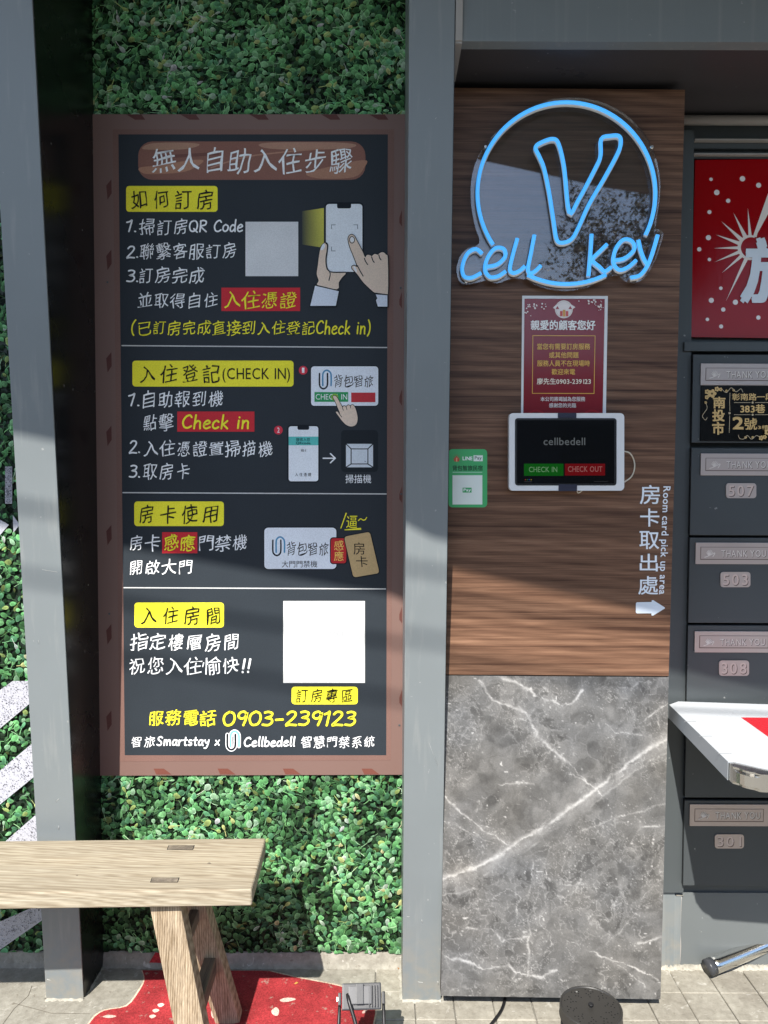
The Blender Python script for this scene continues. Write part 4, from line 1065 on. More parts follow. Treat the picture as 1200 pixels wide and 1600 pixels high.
NT('親愛的顧客您好', 829.5, 500.5, 930, 515.5, (238, 234, 230), .02)
art('gold_border', lambda s: s.stroke([(832.6, 524.4), (929.8, 524.7), (928.2, 614.8), (831.8, 614.6)], 1.0, GOLD, True), GLOSSP, yt, notice)
NT('當您有需要訂房服務', 839.3, 536.6, 922, 546.2, GOLD); NT('或其他問題', 858, 550, 904, 559.4, GOLD); NT('服務人員不在現場時', 839.3, 563, 921.6, 572.4, GOLD)
NT('歡迎來電', 862, 576.3, 898.5, 585.4, GOLD); NT('廖先生0903-239123', 839, 591, 923, 600.6, (236, 222, 206), .015)
NT('本公司將竭誠為您服務', 844.7, 620, 914.3, 627, (230, 222, 218)); NT('感謝您的光臨', 858, 629.8, 900, 636.8, (230, 222, 218))
place(notice, (PY(881, 660, yN).x, YB, PY(881, 660, yN).z))

tab = thing('tablet_kiosk', 'white framed tablet with a black screen mounted on the walnut board', 'tablet')
YT = YB - 0.030
def rr3(x0, y0, x1, y1, r, Y):
    return [(PY(x, y, Y).x, PY(x, y, Y).z) for x, y in rrect(x0, y0, x1, y1, r, 5)]
prism('housing', rr3(795.6, 645.5, 975.4, 766.7, 6, YT), YT, YT + 0.018, WHITEP, tab, 0.0012)
box('wall_bracket', PY(850, 700, YB).x, PY(920, 700, YB).x, YT + 0.018, YB, PY(880, 740, YB).z, PY(880, 670, YB).z, BLACKM, tab)
prism('bezel', rr3(804.6, 653.4, 963.2, 758.6, 4.5, YT), YT - 0.0008, YT + 0.001, BLACKM, tab, 0.0003)
sc = Art(YT - 0.0012, 0.00005)
sc.rect(808, 656.5, 960, 755.5, (6, 9, 11))
sc.rect(818.7, 724.5, 880.4, 743.5, (10, 104, 14)); sc.rect(882.5, 724.5, 945.4, 743, (128, 8, 14))
sc.build('screen', tab, SCREEN)
a = Art(YT - 0.0016, 0.00003); a.text('cellbedell', 849.4, 684, 914.3, 695.4, (112, 118, 122), .012); a.build('lettering', tab, SCREEN)
a = Art(YT - 0.0016, 0.00003); a.text('CHECK IN', 826.5, 729.4, 870.6, 737.6, (120, 170, 120), .012); a.build('lettering', tab, SCREEN)
a = Art(YT - 0.0016, 0.00003); a.text('CHECK OUT', 887.5, 728.6, 941, 737.2, (176, 110, 108), .012); a.build('lettering', tab, SCREEN)
a = Art(YT - 0.0016, 0.00003)
for k, cc in enumerate(((170, 60, 40), (50, 120, 60), (50, 80, 160), (160, 140, 40))): a.poly(circ(821 + k * 3, 749.5, 1.0, 8), cc)
a.rect(819, 752.3, 831, 753.1, (70, 70, 74)); a.rect(928, 752, 950, 752.8, (60, 60, 64)); a.build('screen_icons', tab, SCREEN)
for x0, y0, x1, y1 in ((872, 645, 900.7, 653), (873, 757, 901.7, 767.5)): pxbox('clamp', x0, y0, x1, y1, YT - 0.0025, 0.018, paint('clamp_navy', (0.02, 0.022, 0.045), 0.5, 0.1, scratch=False), tab, 0.0006)
tube('charging_cable', [PY(975, 705, YT + .01), PY(984, 708, YT + .012), PY(990, 718, YB - .004), PY(991.5, 730, YB - .004), PY(987, 744, YB - .004), PY(976, 753, YT + .012)], 0.0017, CREAM, tab, 8, 5)
tube('charging_cable', [PY(912, 763, YT + .01), PY(908, 768, YT + .01), PY(903, 770, YT + .012), PY(901, 764, YT + .012)], 0.0014, CREAM, tab, 8, 5)
place(tab, (PY(885, 705, YT).x, YB, PY(885, 766, YT).z))

stick = thing('payment_sticker', 'small green payment sticker with rounded corners beside the grey post', 'sticker')
yS = YB - 0.0008
GRN = (66, 172, 104)
art('sticker_base', lambda s: s.poly(rrect(700.8, 701.7, 761.2, 792.8, 6), GRN), DECALM, yS, stick)
art('code_panel', lambda s: (s.rect(707, 742.5, 753.7, 788.3, (226, 236, 230))), DECALM, yS - .0002, stick)
art('pay_badge', lambda s: (s.rect(722.8, 762, 736.9, 769.7, GRN), s.text('Pay', 724.4, 763.4, 735.6, 768.8, WHT, .02)), DECALM, yS - .0004, stick)
art('lettering', lambda s: s.text('LINE', 723, 713.6, 738, 719, WHT, .03), DECALM, yS - .0002, stick)
art('pay_badge', lambda s: (s.rect(739.9, 711.4, 754.3, 720.7, (226, 236, 230)), s.text('Pay', 741.8, 713, 752.5, 719.4, (110, 120, 114), .02)), DECALM, yS - .0002, stick)
art('lettering', lambda s: s.text('背包智旅民宿', 707.2, 727.3, 754.1, 735.3, (16, 70, 40), .02), DECALM, yS - .0002, stick)
art('lettering_line', lambda s: s.rect(707.2, 737.2, 753.6, 738.8, (150, 206, 170)), DECALM, yS - .0002, stick)
art('emblem', lambda s: (s.poly(circ(713.5, 716, 6.6), (84, 160, 96)), s.poly([(709, 717), (713.5, 712), (718, 717), (717, 721), (710, 721)], (190, 84, 60)), s.rect(712.5, 715, 714.6, 721.4, (230, 160, 120))), DECALM, yS - .0002, stick)
place(stick, (PY(731, 792, yS).x, YB, PY(731, 792, yS).z))

let = thing('wall_lettering', 'white cut lettering reading room card pick up area with a white arrow', 'lettering')
LW = (232, 238, 244)
for ch, x0, y0, x1, y1 in (('房', 1000, 758, 1031, 787.4), ('卡', 1000.4, 794.6, 1030, 822.6), ('取', 999.3, 830, 1029.7, 857.8), ('出', 999.8, 865.4, 1027.6, 892.6), ('處', 997.6, 900.3, 1028, 928.8)):
    art('letter', lambda s: s.text(ch, x0, y0, x1, y1, LW, .008), DECALM, yS, let)
a = Art(yS); sa_ = Art(yS)
a.text('Room card pick up area', 1033.2, 760, 1047.6, 928.4, LW, .014, vertical=True)
# lean the column of letters along the edge of the board
a.v = [Vector((v.x - 0.0105 * (1 - (v.z - PY(1040, 928, YB).z) / (PY(1040, 760, YB).z - PY(1040, 928, YB).z)), v.y, v.z)) for v in a.v]
a.build('letter', let, DECALM)
art('arrow', lambda s: s.poly([(993.6, 943), (995, 941), (1018, 940.6), (1018.4, 938), (1020.5, 937.6), (1038.5, 949), (1039, 950.6), (1020.4, 962), (1018, 961.6), (1017.8, 958.4), (995, 958.4), (993.4, 956.6)], (214, 224, 234)), DECALM, yS, let)
place(let, (PY(1015, 960, yS).x, YB, PY(1015, 960, yS).z))

# ================================================================= MAILBOX BAY
bay = thing('mailbox_bay', 'dark grey steel surround around the red sign and the column of mailboxes', 'frame')
xf0 = 0.60
def pxat(x, y, Y=0.0): return PY(x, y, Y)
YF = -0.022
fl = [PY(1085, 205, YF), PY(1068, 1395, YF)]
hexa('stile', [Vector((xf0, YF, PY(1000, 203, YF).z)), Vector((fl[0].x, YF, PY(1000, 203, YF).z)), Vector((fl[1].x, YF, fl[1].z)), Vector((xf0, YF, fl[1].z))],
     [Vector((xf0, 0.001, PY(1000, 203, YF).z)), Vector((fl[0].x, 0.001, PY(1000, 203, YF).z)), Vector((fl[1].x, 0.001, fl[1].z)), Vector((xf0, 0.001, fl[1].z))], DGREY, bay, 0.001)
xR = 1.25
for y0, y1, Y, mt in ((216.5, 219, -0.026, BEADM), (219, 232, -0.012, DGREY), (239, 241.5, -0.022, BEADM), (241.5, 247.5, -0.010, DGREY)):
    p0, p1 = PY(1090, y0, Y), PY(1090, y1, Y); box('louvre', fl[0].x + 0.001, xR, Y, 0.001, p1.z, p0.z, mt, bay)
p0, p1 = PY(1090, 534, -.03), PY(1090, 548.5, -.03); box('rail', fl[0].x - 0.018, xR, -.03, 0.0005, p1.z, p0.z, DGREY, bay, 0.001)
p0, p1 = PY(1090, 202, -.03), PY(1090, 204, -.03)
# lower grey kick panel with a bead of weld
zt = PY(1100, 1395, -0.004).z
box('kick_panel', 0.60, xR, -0.004, 0.0015, 0.006, zt, paint('kick_panel_paint', (0.135, 0.148, 0.150), 0.4, 0.14), bay)
box('side_panel', 0.60, PY(1054, 1430, -0.012).x, -0.012, -0.0042, 0.006, zt + 0.1, GREY, bay, 0.001)
box('side_panel', PY(1054, 1430, -0.012).x + .001, PY(1064, 1430, -0.008).x, -0.008, -0.0042, 0.006, zt - 0.006, GREY, bay, 0.001)
xw = PY(1064, 1430, -.008).x
tube('weld_bead', [(xw, -.0045, 0.01), (xw + .0012, -.006, .06), (xw - .0008, -.0055, .1), (xw + .0006, -.005, zt - .01)], 0.0022, BEADM, bay, 8, 6)
tube('weld_bead', [(xw - .014, -.0085, zt - .004), (xw + .005, -.006, zt - .006)], 0.0022, MORTAR, bay, 8)
place(bay, (1.0, 0, 0.006))
mk = rough_strip('cement_kerb', 0.60, 1.35, 0.0, 0.010, -0.006, MORTAR, 8, 0.003, 160); tag(mk, kind='structure')

# red sign
rs = thing('red_sign', 'glossy red sign with white starburst, dots and one large character above the mailboxes', 'sign')
YR = -0.014
qr = [PY(1086.5, 250, YR), PY(1260, 248, YR), PY(1260, 529, YR), PY(1078.5, 526.5, YR)]
prism('sign_panel', [(p.x, p.z) for p in qr], YR, 0.0005, paint('red_acrylic', (0.30, 0.001, 0.004), 0.10, 0.05, scratch=False, spec=0.22), rs)
Z8 = lambda pts: [(1070 + x / 4.706, 220 + y / 4.706) for x, y in pts]
for x, y, r_ in ((193, 283, 13), (424, 279, 20), (235, 380, 20), (319, 441, 16), (543, 327, 19), (181, 524, 15), (174, 712, 19), (106, 798, 16), (181, 873, 13), (265, 1084, 13), (195, 1173, 19), (372, 1187, 19), (283, 1241, 16), (541, 1300, 16), (166, 1313, 13), (267, 1365, 15), (660, 260, 16), (700, 400, 18), (690, 1240, 19), (640, 1380, 15)):
    art('white_dot', lambda s: s.poly(circ(*Z8([(x, y)])[0], r_ / 4.706, 18), (236, 228, 226)), GLOSSP, YR - .0004, rs)

def burst(s):
    c0 = (480, 785); W = (232, 222, 214)
    outer = [(c0[0] + 92 * math.cos(R(a)), c0[1] + 92 * math.sin(R(a))) for a in range(70, 300, 10)]
    inner = [(c0[0] + 8 + 76 * math.cos(R(a)), c0[1] + 76 * math.sin(R(a))) for a in range(290, 69, -10)]
    s.poly(Z8(outer + inner), W)
    for tx, ty, b0, b1 in ((612, 390, 288, 302), (463, 492, 262, 278), (357, 528, 236, 256), (268, 592, 212, 232), (228, 690, 192, 210), (210, 790, 172, 186), (217, 892, 150, 166), (273, 972, 128, 144), (302, 1180, 100, 118)):
        p = [(c0[0] + 88 * math.cos(R(a)), c0[1] + 88 * math.sin(R(a))) for a in (b0, b1)]; s.poly(Z8([(tx, ty), p[0], p[1]]), W)
    s.poly(Z8([(800, 200), (612, 388), (500, 706), (520, 706)]), W)
art('starburst', burst, GLOSSP, YR - .0004, rs)
art('lettering', lambda s: s.text('旅', 1159, 374, 1253, 471, (214, 222, 230), .03, shear=.10), GLOSSP, YR - .003, rs)
place(rs, (1.05, 0, qr[2].z))

# mailboxes
YM = -0.036
def line_x(y): # left edge of the boxes in the photo
    return 1083.5 + (y - 555) * (1067.5 - 1083.5) / (1385 - 555)
ornament_gold = (214, 182, 124)
def slot_plate(root, x0, y0, y1, x1, Yf):
    f = pxbox('slot_plate', x0, y0, x1, y1, Yf - 0.004, 0.0038, PLATEM, root, 0.0012)
    h = y1 - y0
    pxbox('slot_recess', x0 + 7.4, y0 + h * .20, x1 - 7.4, y1 - h * .20, Yf - 0.0042, 0.0004, ENGRAVE, f)
    pxbox('slot_flap', x0 + 8.4, y0 + h * .22, x1 - 8.4, y1 - h * .24, Yf - 0.0050, 0.0008, PLATEM, f, 0.0003)
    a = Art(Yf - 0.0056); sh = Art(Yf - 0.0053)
    sh.text('THANK YOU', x0 + 40.6, y0 + h * .37, x1 - 12.4, y0 + h * .68, (70, 56, 52), .012, spacing=.05)  # offset dark copy, the painted shadow of the letters
    a.text('THANK YOU', x0 + 40, y0 + h * .35, x1 - 13, y0 + h * .66, (224, 216, 208), .002, spacing=.05)
    cx_, cy_ = x0 + 22, y0 + h * .5; k = h / 34
    rr_ = random.Random(4)
    for t in range(7): # little engraved dove and sprig
        an = R(200 + t * 26)
        a.stroke([(cx_ - 2 * k, cy_ + 3 * k), (cx_ + 5.5 * k * math.cos(an), cy_ + 6.5 * k * math.sin(an) + 1 * k)], 1.0 * k, (224, 216, 208))
    a.stroke([(cx_ - 8 * k, cy_ + 6 * k), (cx_ - 2 * k, cy_ + 4 * k), (cx_ + 8 * k, cy_ - 1 * k), (cx_ + 5 * k, cy_ + 5 * k)], 1.2 * k, (224, 216, 208), sm=4)
    for (A2, nm, mt) in ((sh, 'painted_letter_shadow', None), (a, 'embossed_letters', None)):
        A2.build(nm, f, METP)
    return f
METP = attr_mat('stamped_alloy_print', 0.42, 0.5)
def number_plate(root, num, x0, y0, x1, y1, Yf):
    p = prism('number_plate', [(PY(x, y, Yf - .003).x, PY(x, y, Yf - .003).z) for x, y in rrect(x0, y0, x1, y1, 4.5)], Yf - .003, Yf - .0001, PLATEM, root, 0.0006)
    sh = Art(Yf - 0.0031, .00003); sh.text(num, x0 + 5.0, y0 + 4.6, x1 - 3.6, y1 - 2.4, (88, 68, 62), 0.022, spacing=.10)  # dark copy set off a little, painted as the number's shadow
    sh.text(num, x0 + 4.2, y0 + 3.6, x1 - 4.4, y1 - 3.4, (205, 186, 176), .012, spacing=.10); sh.build('shaded_number', p, METP)  # pale copy on top painted as the number's highlight
rows = [(553, 692.5, 568, 602, None, 1095), (699.5, 837, 708.7, 743, ('507', 1134.6, 755, 1181.8, 778.4), 1095), (839.5, 974, 848, 881.5, ('503', 1125.8, 893.7, 1172.6, 917.5), 1087),
        (976.5, 1112, 986.6, 1019.6, ('308', 1123.7, 1032, 1170.5, 1056), 1085.4), (1114.5, 1247, 1124, 1157, None, 1081), (1250, 1384.5, 1257, 1291, ('301', 1116.9, 1303.8, 1162.5, 1325.8), 1077.8)]
labs = ['topmost mailbox, its front covered by the black and gold house number', 'second mailbox from the top, number plate 507, under the house number', 'third mailbox from the top, number plate 503, beside the white lettering',
        'dark grey mailbox with the number plate 308 above the white table', 'dark grey mailbox mostly hidden behind the white table top', 'lowest dark grey mailbox with the number plate 301']
for (y0, y1, s0, s1, num, sx), lab in zip(rows, labs):
    mbx = thing('mailbox', lab, 'mailbox', 'column of dark grey mailboxes')
    xl = PY(line_x((y0 + y1) / 2), (y0 + y1) / 2, YM).x; z0 = PY(1100, y1, YM).z; z1 = PY(1100, y0, YM).z
    box('body', xl + .001, xl + .243, YM + .007, -0.0225 if False else 0.0003, z0 + .0005, z1 - .0005, BLACKM, mbx)
    box('door', xl, xl + .244, YM, YM + .0062, z0 + .0015, z1 - .0015, MAILM, mbx, 0.0012)
    w_px = 122 + (1291 - s1) * 0.004
    slot_plate(mbx, sx, s0, s1, sx + 123, YM)
    if num: number_plate(mbx, *num, YM)
    place(mbx, (xl + .122, YM / 2, z0))

hn = thing('house_number_plate', 'black and gold house number plate on the topmost mailbox', 'number plate')
YH = YM - 0.004
pxbox('plate', 1095, 603.2, 1222, 689.4, YH, 0.0035, paint('black_gloss', (0.006, 0.006, 0.006), 0.12, 0.1, scratch=False), hn, 0.0005)
ZH = lambda pts: [(1060 + x / 5.336, 540 + y / 5.336) for x, y in pts]
for ch, x0, y0, x1, y1, of in (('南', 1114.7, 620.4, 1132.9, 637.6, .03), ('投', 1113.4, 640.2, 1131.8, 657.9, .03), ('市', 1113.4, 660, 1131.2, 678.8, .03), ('彰南路一段', 1144, 614.6, 1208, 625.6, .014),
    ('383巷', 1157, 631.8, 1195.3, 645, .02), ('2', 1145.3, 651.9, 1161.2, 670.2, .035), ('號', 1163, 653.2, 1182.8, 671.3, .012), ('3樓', 1184.3, 664.4, 1201.5, 670.8, .015)):
    art('lettering', lambda s: s.text(ch, x0, y0, x1, y1, ornament_gold, of), GLOSSP, YH - .0004, hn)
def orn(s):
    G = ornament_gold; g2 = (196, 180, 150)
    s.stroke(ZH([(430, 395), (427, 480), (430, 545)]), .8, g2); s.stroke(ZH([(428, 585), (426, 650), (424, 725)]), .8, g2); s.poly(circ(*ZH([(427, 563)])[0], 1.8, 8), g2)
    for y in (475, 576):
        s.stroke(ZH([(465, y), (600, y)]), .7, g2); s.stroke(ZH([(640, y), (800, y)]), .7, g2); s.poly(circ(*ZH([(619, y)])[0], 1.7, 8), g2)
    def flower(x, y, r_):
        for k in range(5): s.poly(circ(x + r_ * .6 * math.cos(k * 1.257), y + r_ * .6 * math.sin(k * 1.257), r_ * .42, 8), G)
        s.poly(circ(x, y, r_ * .25, 6), (90, 70, 40))
    for x, y, r_ in ((280, 400, 7), (240, 385, 4), (322, 362, 4), (352, 365, 3), (237, 430, 3.4), (228, 475, 2.2), (400, 378, 2.2), (460, 372, 2), (690, 770, 4), (720, 762, 3.4), (745, 720, 5.5), (560, 765, 2.2), (620, 765, 2.2)):
        flower(*ZH([(x, y)])[0], r_)
    for p in ([(370, 370), (400, 392), (440, 352), (480, 385), (520, 360), (538, 388)], [(228, 480), (240, 520), (215, 560), (200, 590), (225, 620), (240, 600)], [(500, 745), (512, 775), (545, 778), (575, 750), (610, 780), (650, 750), (680, 765)]):
        s.stroke(ZH(p), .8, g2, sm=5)
art('gold_ornament', orn, GLOSSP, YH - .0004, hn)
place(hn, (PY(1158, 689, YH).x, YM, PY(1158, 689, YH).z))

# ================================================================= BENCH
bench = thing('wooden_bench', 'pale weathered wooden bench with splayed legs in front of the left post', 'bench')
HB = 0.45
rr0, rr1 = PZ(415.5, 1309, HB), PZ(0, 1313.5, HB)
fr0, fr1 = PZ(391, 1390, HB), PZ(0, 1396.5, HB)
ax = (rr0 - rr1).normalized(); ay = Vector((-ax.y, ax.x, 0))
depth = (rr0 - fr0).dot(ay); Lb = 1.35; th = 0.036
bo = rr0 - ay * depth          # front right top corner
def BP(u, v, z): return bo + ax * u + ay * v + Vector((0, 0, z - HB))
def bench_mesh():
    bm = bmesh.new()
    slots = [(-.215, depth * .16, .026), (-.215, depth * .76, .026)]
    # seat board as a subdivided rounded slab
    nu, nv = 40, 8; us = [-Lb + Lb * i / nu for i in range(nu + 1)]; vs = [depth * j / nv for j in range(nv + 1)]
    bmesh.ops.create_cube(bm, size=1)
    for v in bm.verts:
        v.co = BP(-Lb / 2 + v.co.x * Lb, depth / 2 + v.co.y * depth, HB - th / 2 + v.co.z * th)
    ed = list(bm.edges)
    bmesh.ops.bevel(bm, geom=ed, offset=0.006, segments=3, affect='EDGES', profile=.6)
    return finish(bm, smooth=False)
seat = link('seat', bench_mesh(), PINE, bench)
# end grain on the right end is the same timber; leg tenons showing in the top
TEN = wood_mat('tenon_end_grain', [(0.09, 0.075, 0.06, 1), (0.15, 0.125, 0.10, 1), (0.2, 0.17, 0.13, 1), (0.25, 0.21, 0.16, 1)], 30, 60, 0.8, 'x', 300, .4)
for (xa, xb, yt_, yb_) in ((262, 303, 1321.5, 1327.3), (236, 279, 1372, 1378.2)):
    a_, b_, c_, d_ = PZ(xa + 2, yt_, HB), PZ(xb, yt_, HB), PZ(xb - 2, yb_, HB), PZ(xa, yb_, HB)
    dz = Vector((0, 0, 0.0008))
    hexa('tenon', [p + dz for p in (a_, b_, c_, d_)], [p - Vector((0, 0, .02)) for p in (a_, b_, c_, d_)], TEN, bench)
    g_ = 0.0016
    hexa('tenon_gap', [p + Vector((sx_ * g_, sy_ * g_, .0004)) for p, sx_, sy_ in ((a_, -1, 1), (b_, 1, 1), (c_, 1, -1), (d_, -1, -1))], [p + Vector((sx_ * g_, sy_ * g_, -.01)) for p, sx_, sy_ in ((a_, -1, 1), (b_, 1, 1), (c_, 1, -1), (d_, -1, -1))], GAPM, bench)
for x, y, w_ in ((327, 1349, 3.2), (120, 1368, 2.0)):
    p = [PZ(x + a_, y + b_, HB) + Vector((0, 0, .0005)) for a_, b_ in ((-w_, 0), (0, -w_ * .35), (w_, 0), (0, w_ * .4))]
    hexa('knot', p, [q_ - Vector((0, 0, .003)) for q_ in p], TEN, bench)
def legs(u0, du):
    sgn = 1 if du > 0 else -1
    out = {}
    for nm, v0, v1 in (('front', depth * .20, depth * .20 - .062), ('rear', depth * .80, depth * .80 + .052)):
        t = BP(u0, v0, HB - th + .002); f = BP(u0 + du, v1, 0.0)
        bar('leg', t, f, .064, .040, PINEZ, bench, 0.003, Vector((1, 0, 0)), .058, .036); out[nm] = (t, f)
    for k, w in ((.30, .020), (.62, .028)):
        p0 = out['rear'][0].lerp(out['rear'][1], k); p1 = out['front'][0].lerp(out['front'][1], k)
        p0 = p0 + (p0 - p1).normalized() * .01
        bar('stretcher', p0, p1, w, w * 1.55, PINEY, bench, 0.003)
legs(-.190, .100)
legs(-Lb + .19, -.100)
place(bench, BP(-Lb / 2, depth / 2, 0))

# ================================================================= TABLE
tbl = thing('folding_table', 'white covered table with a red corner print and steel rim at the right edge', 'table')
HT = 0.735
tb = [PZ(1053, 1096.5, HT), PZ(1046, 1101, HT), PZ(1140, 1192, HT)]
c_back = tb[0]; c_left = tb[1]; c_front = tb[2]
ltab = (c_front - c_left); ld = ltab.normalized()
fd = Vector((-ld.y, ld.x, 0)); fd = fd if fd.x > 0 else -fd       # direction of the long side
corner = c_left + ld * (ltab.length + 0.055)
W_ = 1.1
def arc3(c, p, q, n=6): return [p * (1 - t) ** 2 + c * 2 * t * (1 - t) + q * t * t for t in [k / n for k in range(n + 1)]]
rad = .05
outl_t = [c_back + fd * .01] + [c_left + ld * .004] + arc3(corner, corner - ld * rad, corner + fd * rad, 8) + [corner + fd * W_, c_left + fd * W_]
def slab(name, pts, z0, z1, mat, parent, bevel=0.0):
    bm = bmesh.new(); a_ = [bm.verts.new((p.x, p.y, z1)) for p in pts]; b_ = [bm.verts.new((p.x, p.y, z0)) for p in pts]; n = len(pts)
    bm.faces.new(a_); bm.faces.new(b_[::-1])
    for i in range(n): bm.faces.new((a_[i], b_[i], b_[(i + 1) % n], a_[(i + 1) % n]))
    if bevel:
        bmesh.ops.bevel(bm, geom=[e for e in bm.edges if abs(e.verts[0].co.z - e.verts[1].co.z) < 1e-6], offset=bevel, segments=3, affect='EDGES')
    return link(name, finish(bm), mat, parent)
slab('steel_rim', outl_t, HT - .036, HT - .001, STEEL, tbl, 0.007)
ins = 0.004
cov = [c_back + fd * .011, c_left + ld * .004 - fd * .0014] + [corner - ld * (rad + .008) - fd * .0014, corner - ld * (rad + .012) + fd * .012, corner - ld * .022 + fd * (rad + .02), corner - ld * .016 + fd * W_, c_left + fd * W_]
slab('white_cover', cov, HT - .0008, HT + .0012, paint('cover_vinyl', (0.56, 0.585, 0.61), 0.3, 0.04, scratch=True), tbl)
# side flap of the cover folded down over the rim
s0_, s1_ = c_left + ld * .004, corner - ld * (rad + .008)
hexa('cover_flap', [s0_ - fd * .0022 + Vector((0, 0, .001)), s1_ - fd * .0022 + Vector((0, 0, .001)), s1_ - fd * .0022 - Vector((0, 0, .037)), s0_ - fd * .0022 - Vector((0, 0, .034))],
     [s0_ - fd * .0010 + Vector((0, 0, .001)), s1_ - fd * .0010 + Vector((0, 0, .001)), s1_ - fd * .0010 - Vector((0, 0, .037)), s0_ - fd * .0010 - Vector((0, 0, .034))], paint('cover_flap_vinyl', (0.33, 0.355, 0.375), 0.4, 0.08), tbl)
rp = [PZ(1158, 1121, HT + .0016), PZ(1290, 1122, HT + .0016), PZ(1290, 1215, HT + .0016)]
slab('red_print', rp, HT + .0013, HT + .0018, paint('cover_red', (0.55, 0.02, 0.03), 0.3, 0.05, scratch=False), tbl)
TEAR = paint('tear_grey', (0.22, 0.23, 0.23), 0.6, .1, scratch=False)
for x, y in ((1068, 1127), (1092, 1150), (1121, 1177)):
    p = PZ(x, y, HT + .0016); t_ = hexa('cover_tear', [p + Vector((0, 0, 0)), p + Vector((.030, .001, 0)), p + Vector((.030, -.0008, 0)), p + Vector((0, -.0016, 0))], [p + Vector((0, 0, -.0006)), p + Vector((.030, .001, -.0006)), p + Vector((.030, -.0008, -.0006)), p + Vector((0, -.0016, -.0006))], TEAR, tbl)
# tubular leg: low foot seen at the lower right
fp = PZ(1112, 1510, .026)
lp_ = [fp, PZ(1200, 1474, .055), Vector((PZ(1200, 1474, .055).x + .07, PZ(1200, 1474, .055).y - .012, .10)), Vector((1.19, -.16, .30)), Vector((1.24, -.20, .69))]
tube('leg', lp_, .0205, CHROME, tbl, 18, 8)
d_ = (fp - Vector(lp_[1])).normalized()
tube('foot_cap', [fp - d_ * .004, fp + d_ * .010, fp + d_ * .014], .0214, paint('foot_cap_grey', (0.045, 0.047, 0.052), 0.35, .1, scratch=False), tbl, 18)
q0 = Vector(lp_[1]) + Vector((.004, -.012, .004)); tube('leg_brace', [q0, Vector((q0.x + .03, q0.y - .10, .03)), Vector((q0.x + .06, q0.y - .20, .02))], .008, CHROME, tbl, 12, 4)
tube('leg', [Vector((1.05, -.62, .012)), Vector((1.10, -.60, .06)), Vector((1.2, -.55, .3)), Vector((1.24, -.52, .69))], .0155, CHROME, tbl, 14, 6)
tube('leg', [Vector((1.75, -.10, .015)), Vector((1.72, -.12, .69))], .0155, CHROME, tbl, 14)
tube('leg', [Vector((1.78, -.50, .015)), Vector((1.74, -.50, .69))], .0155, CHROME, tbl, 14)
place(tbl, (1.3, -.35, 0))

# ================================================================= FLOOR THINGS
# red floor painting
rp_out = [(239, 1505), (228, 1505), (223, 1516), (226, 1532), (217, 1550), (198, 1573), (163, 1580), (142, 1597), (120, 1640), (110, 1720), (200, 1790), (420, 1800), (540, 1720), (575, 1650), (583, 1600), (586, 1578), (575, 1560), (532, 1542), (462, 1528), (404, 1514), (367, 1506.5)]
paintroot = thing('floor_painting', 'worn red painted shape with white marks on the floor under the bench', 'floor painting')
def floor_poly(name, pts, z, col, mat=FLOORPAINT, sm=3):
    pts = smooth_pts(pts, sm, True) if sm else pts
    P3 = [PZ(x, y, 0) for x, y in pts]
    P3 = [Vector((p.x, min(p.y, -0.0262), z)) for p in P3]
    tris = tessellate_polygon([P3]); me = mesh_from(P3, [tuple(t) for t in tris])
    ca = me.color_attributes.new('Col', 'FLOAT_COLOR', 'POINT')
    ca.data.foreach_set('color', np.array([lin(col)] * len(P3), dtype=np.float32).ravel()); return link(name, me, mat, paintroot)
floor_poly('pale_outline', [(x + (3 if x > 400 else -2), y - 1.5) for x, y in rp_out], 0.0010, (205, 186, 165))
floor_poly('red_field', rp_out, 0.0016, (158, 50, 54))
# the paint also climbs the cement upstand
V = [PY(233, 1504, -0.0215), PY(268, 1505, -0.0215), PY(262, 1491, -0.0125), PY(243, 1488, -0.0125)]
me = mesh_from(V, [(0, 1, 2, 3)]); ca = me.color_attributes.new('Col', 'FLOAT_COLOR', 'POINT'); ca.data.foreach_set('color', np.array([lin((170, 40, 46))] * 4, dtype=np.float32).ravel())
link('red_field_on_kerb', me, FLOORPAINT, paintroot)
for k, pts in enumerate(([(437, 1564), (445, 1560.5), (458, 1560.5), (462, 1563), (452, 1566), (442, 1567)], [(246, 1571), (252, 1568.5), (257, 1571), (250, 1575)], [(238, 1580), (244, 1577.5), (249, 1580), (242, 1583.5)], [(233, 1589), (239, 1586.5), (244, 1589), (237, 1592.5)],
    [(242, 1510), (246, 1503.5), (251, 1504), (252, 1510), (248, 1515), (250, 1508), (246, 1507)], [(160, 1590), (170, 1587), (182, 1589), (172, 1592)], [(424, 1581), (431, 1575), (436, 1580), (434, 1588), (427, 1587)],
    [(560, 1575), (566, 1572), (567, 1574), (562, 1578)], [(566, 1582), (574, 1577), (575, 1579), (568, 1585)], [(314, 1545), (320, 1540), (322, 1552), (316, 1560)], [(330, 1580), (338, 1578), (340, 1588), (332, 1592)])):
    floor_poly('pale_mark', pts, 0.0022, (222, 190, 178), sm=3)
place(paintroot, (-.35, -.2, 0))

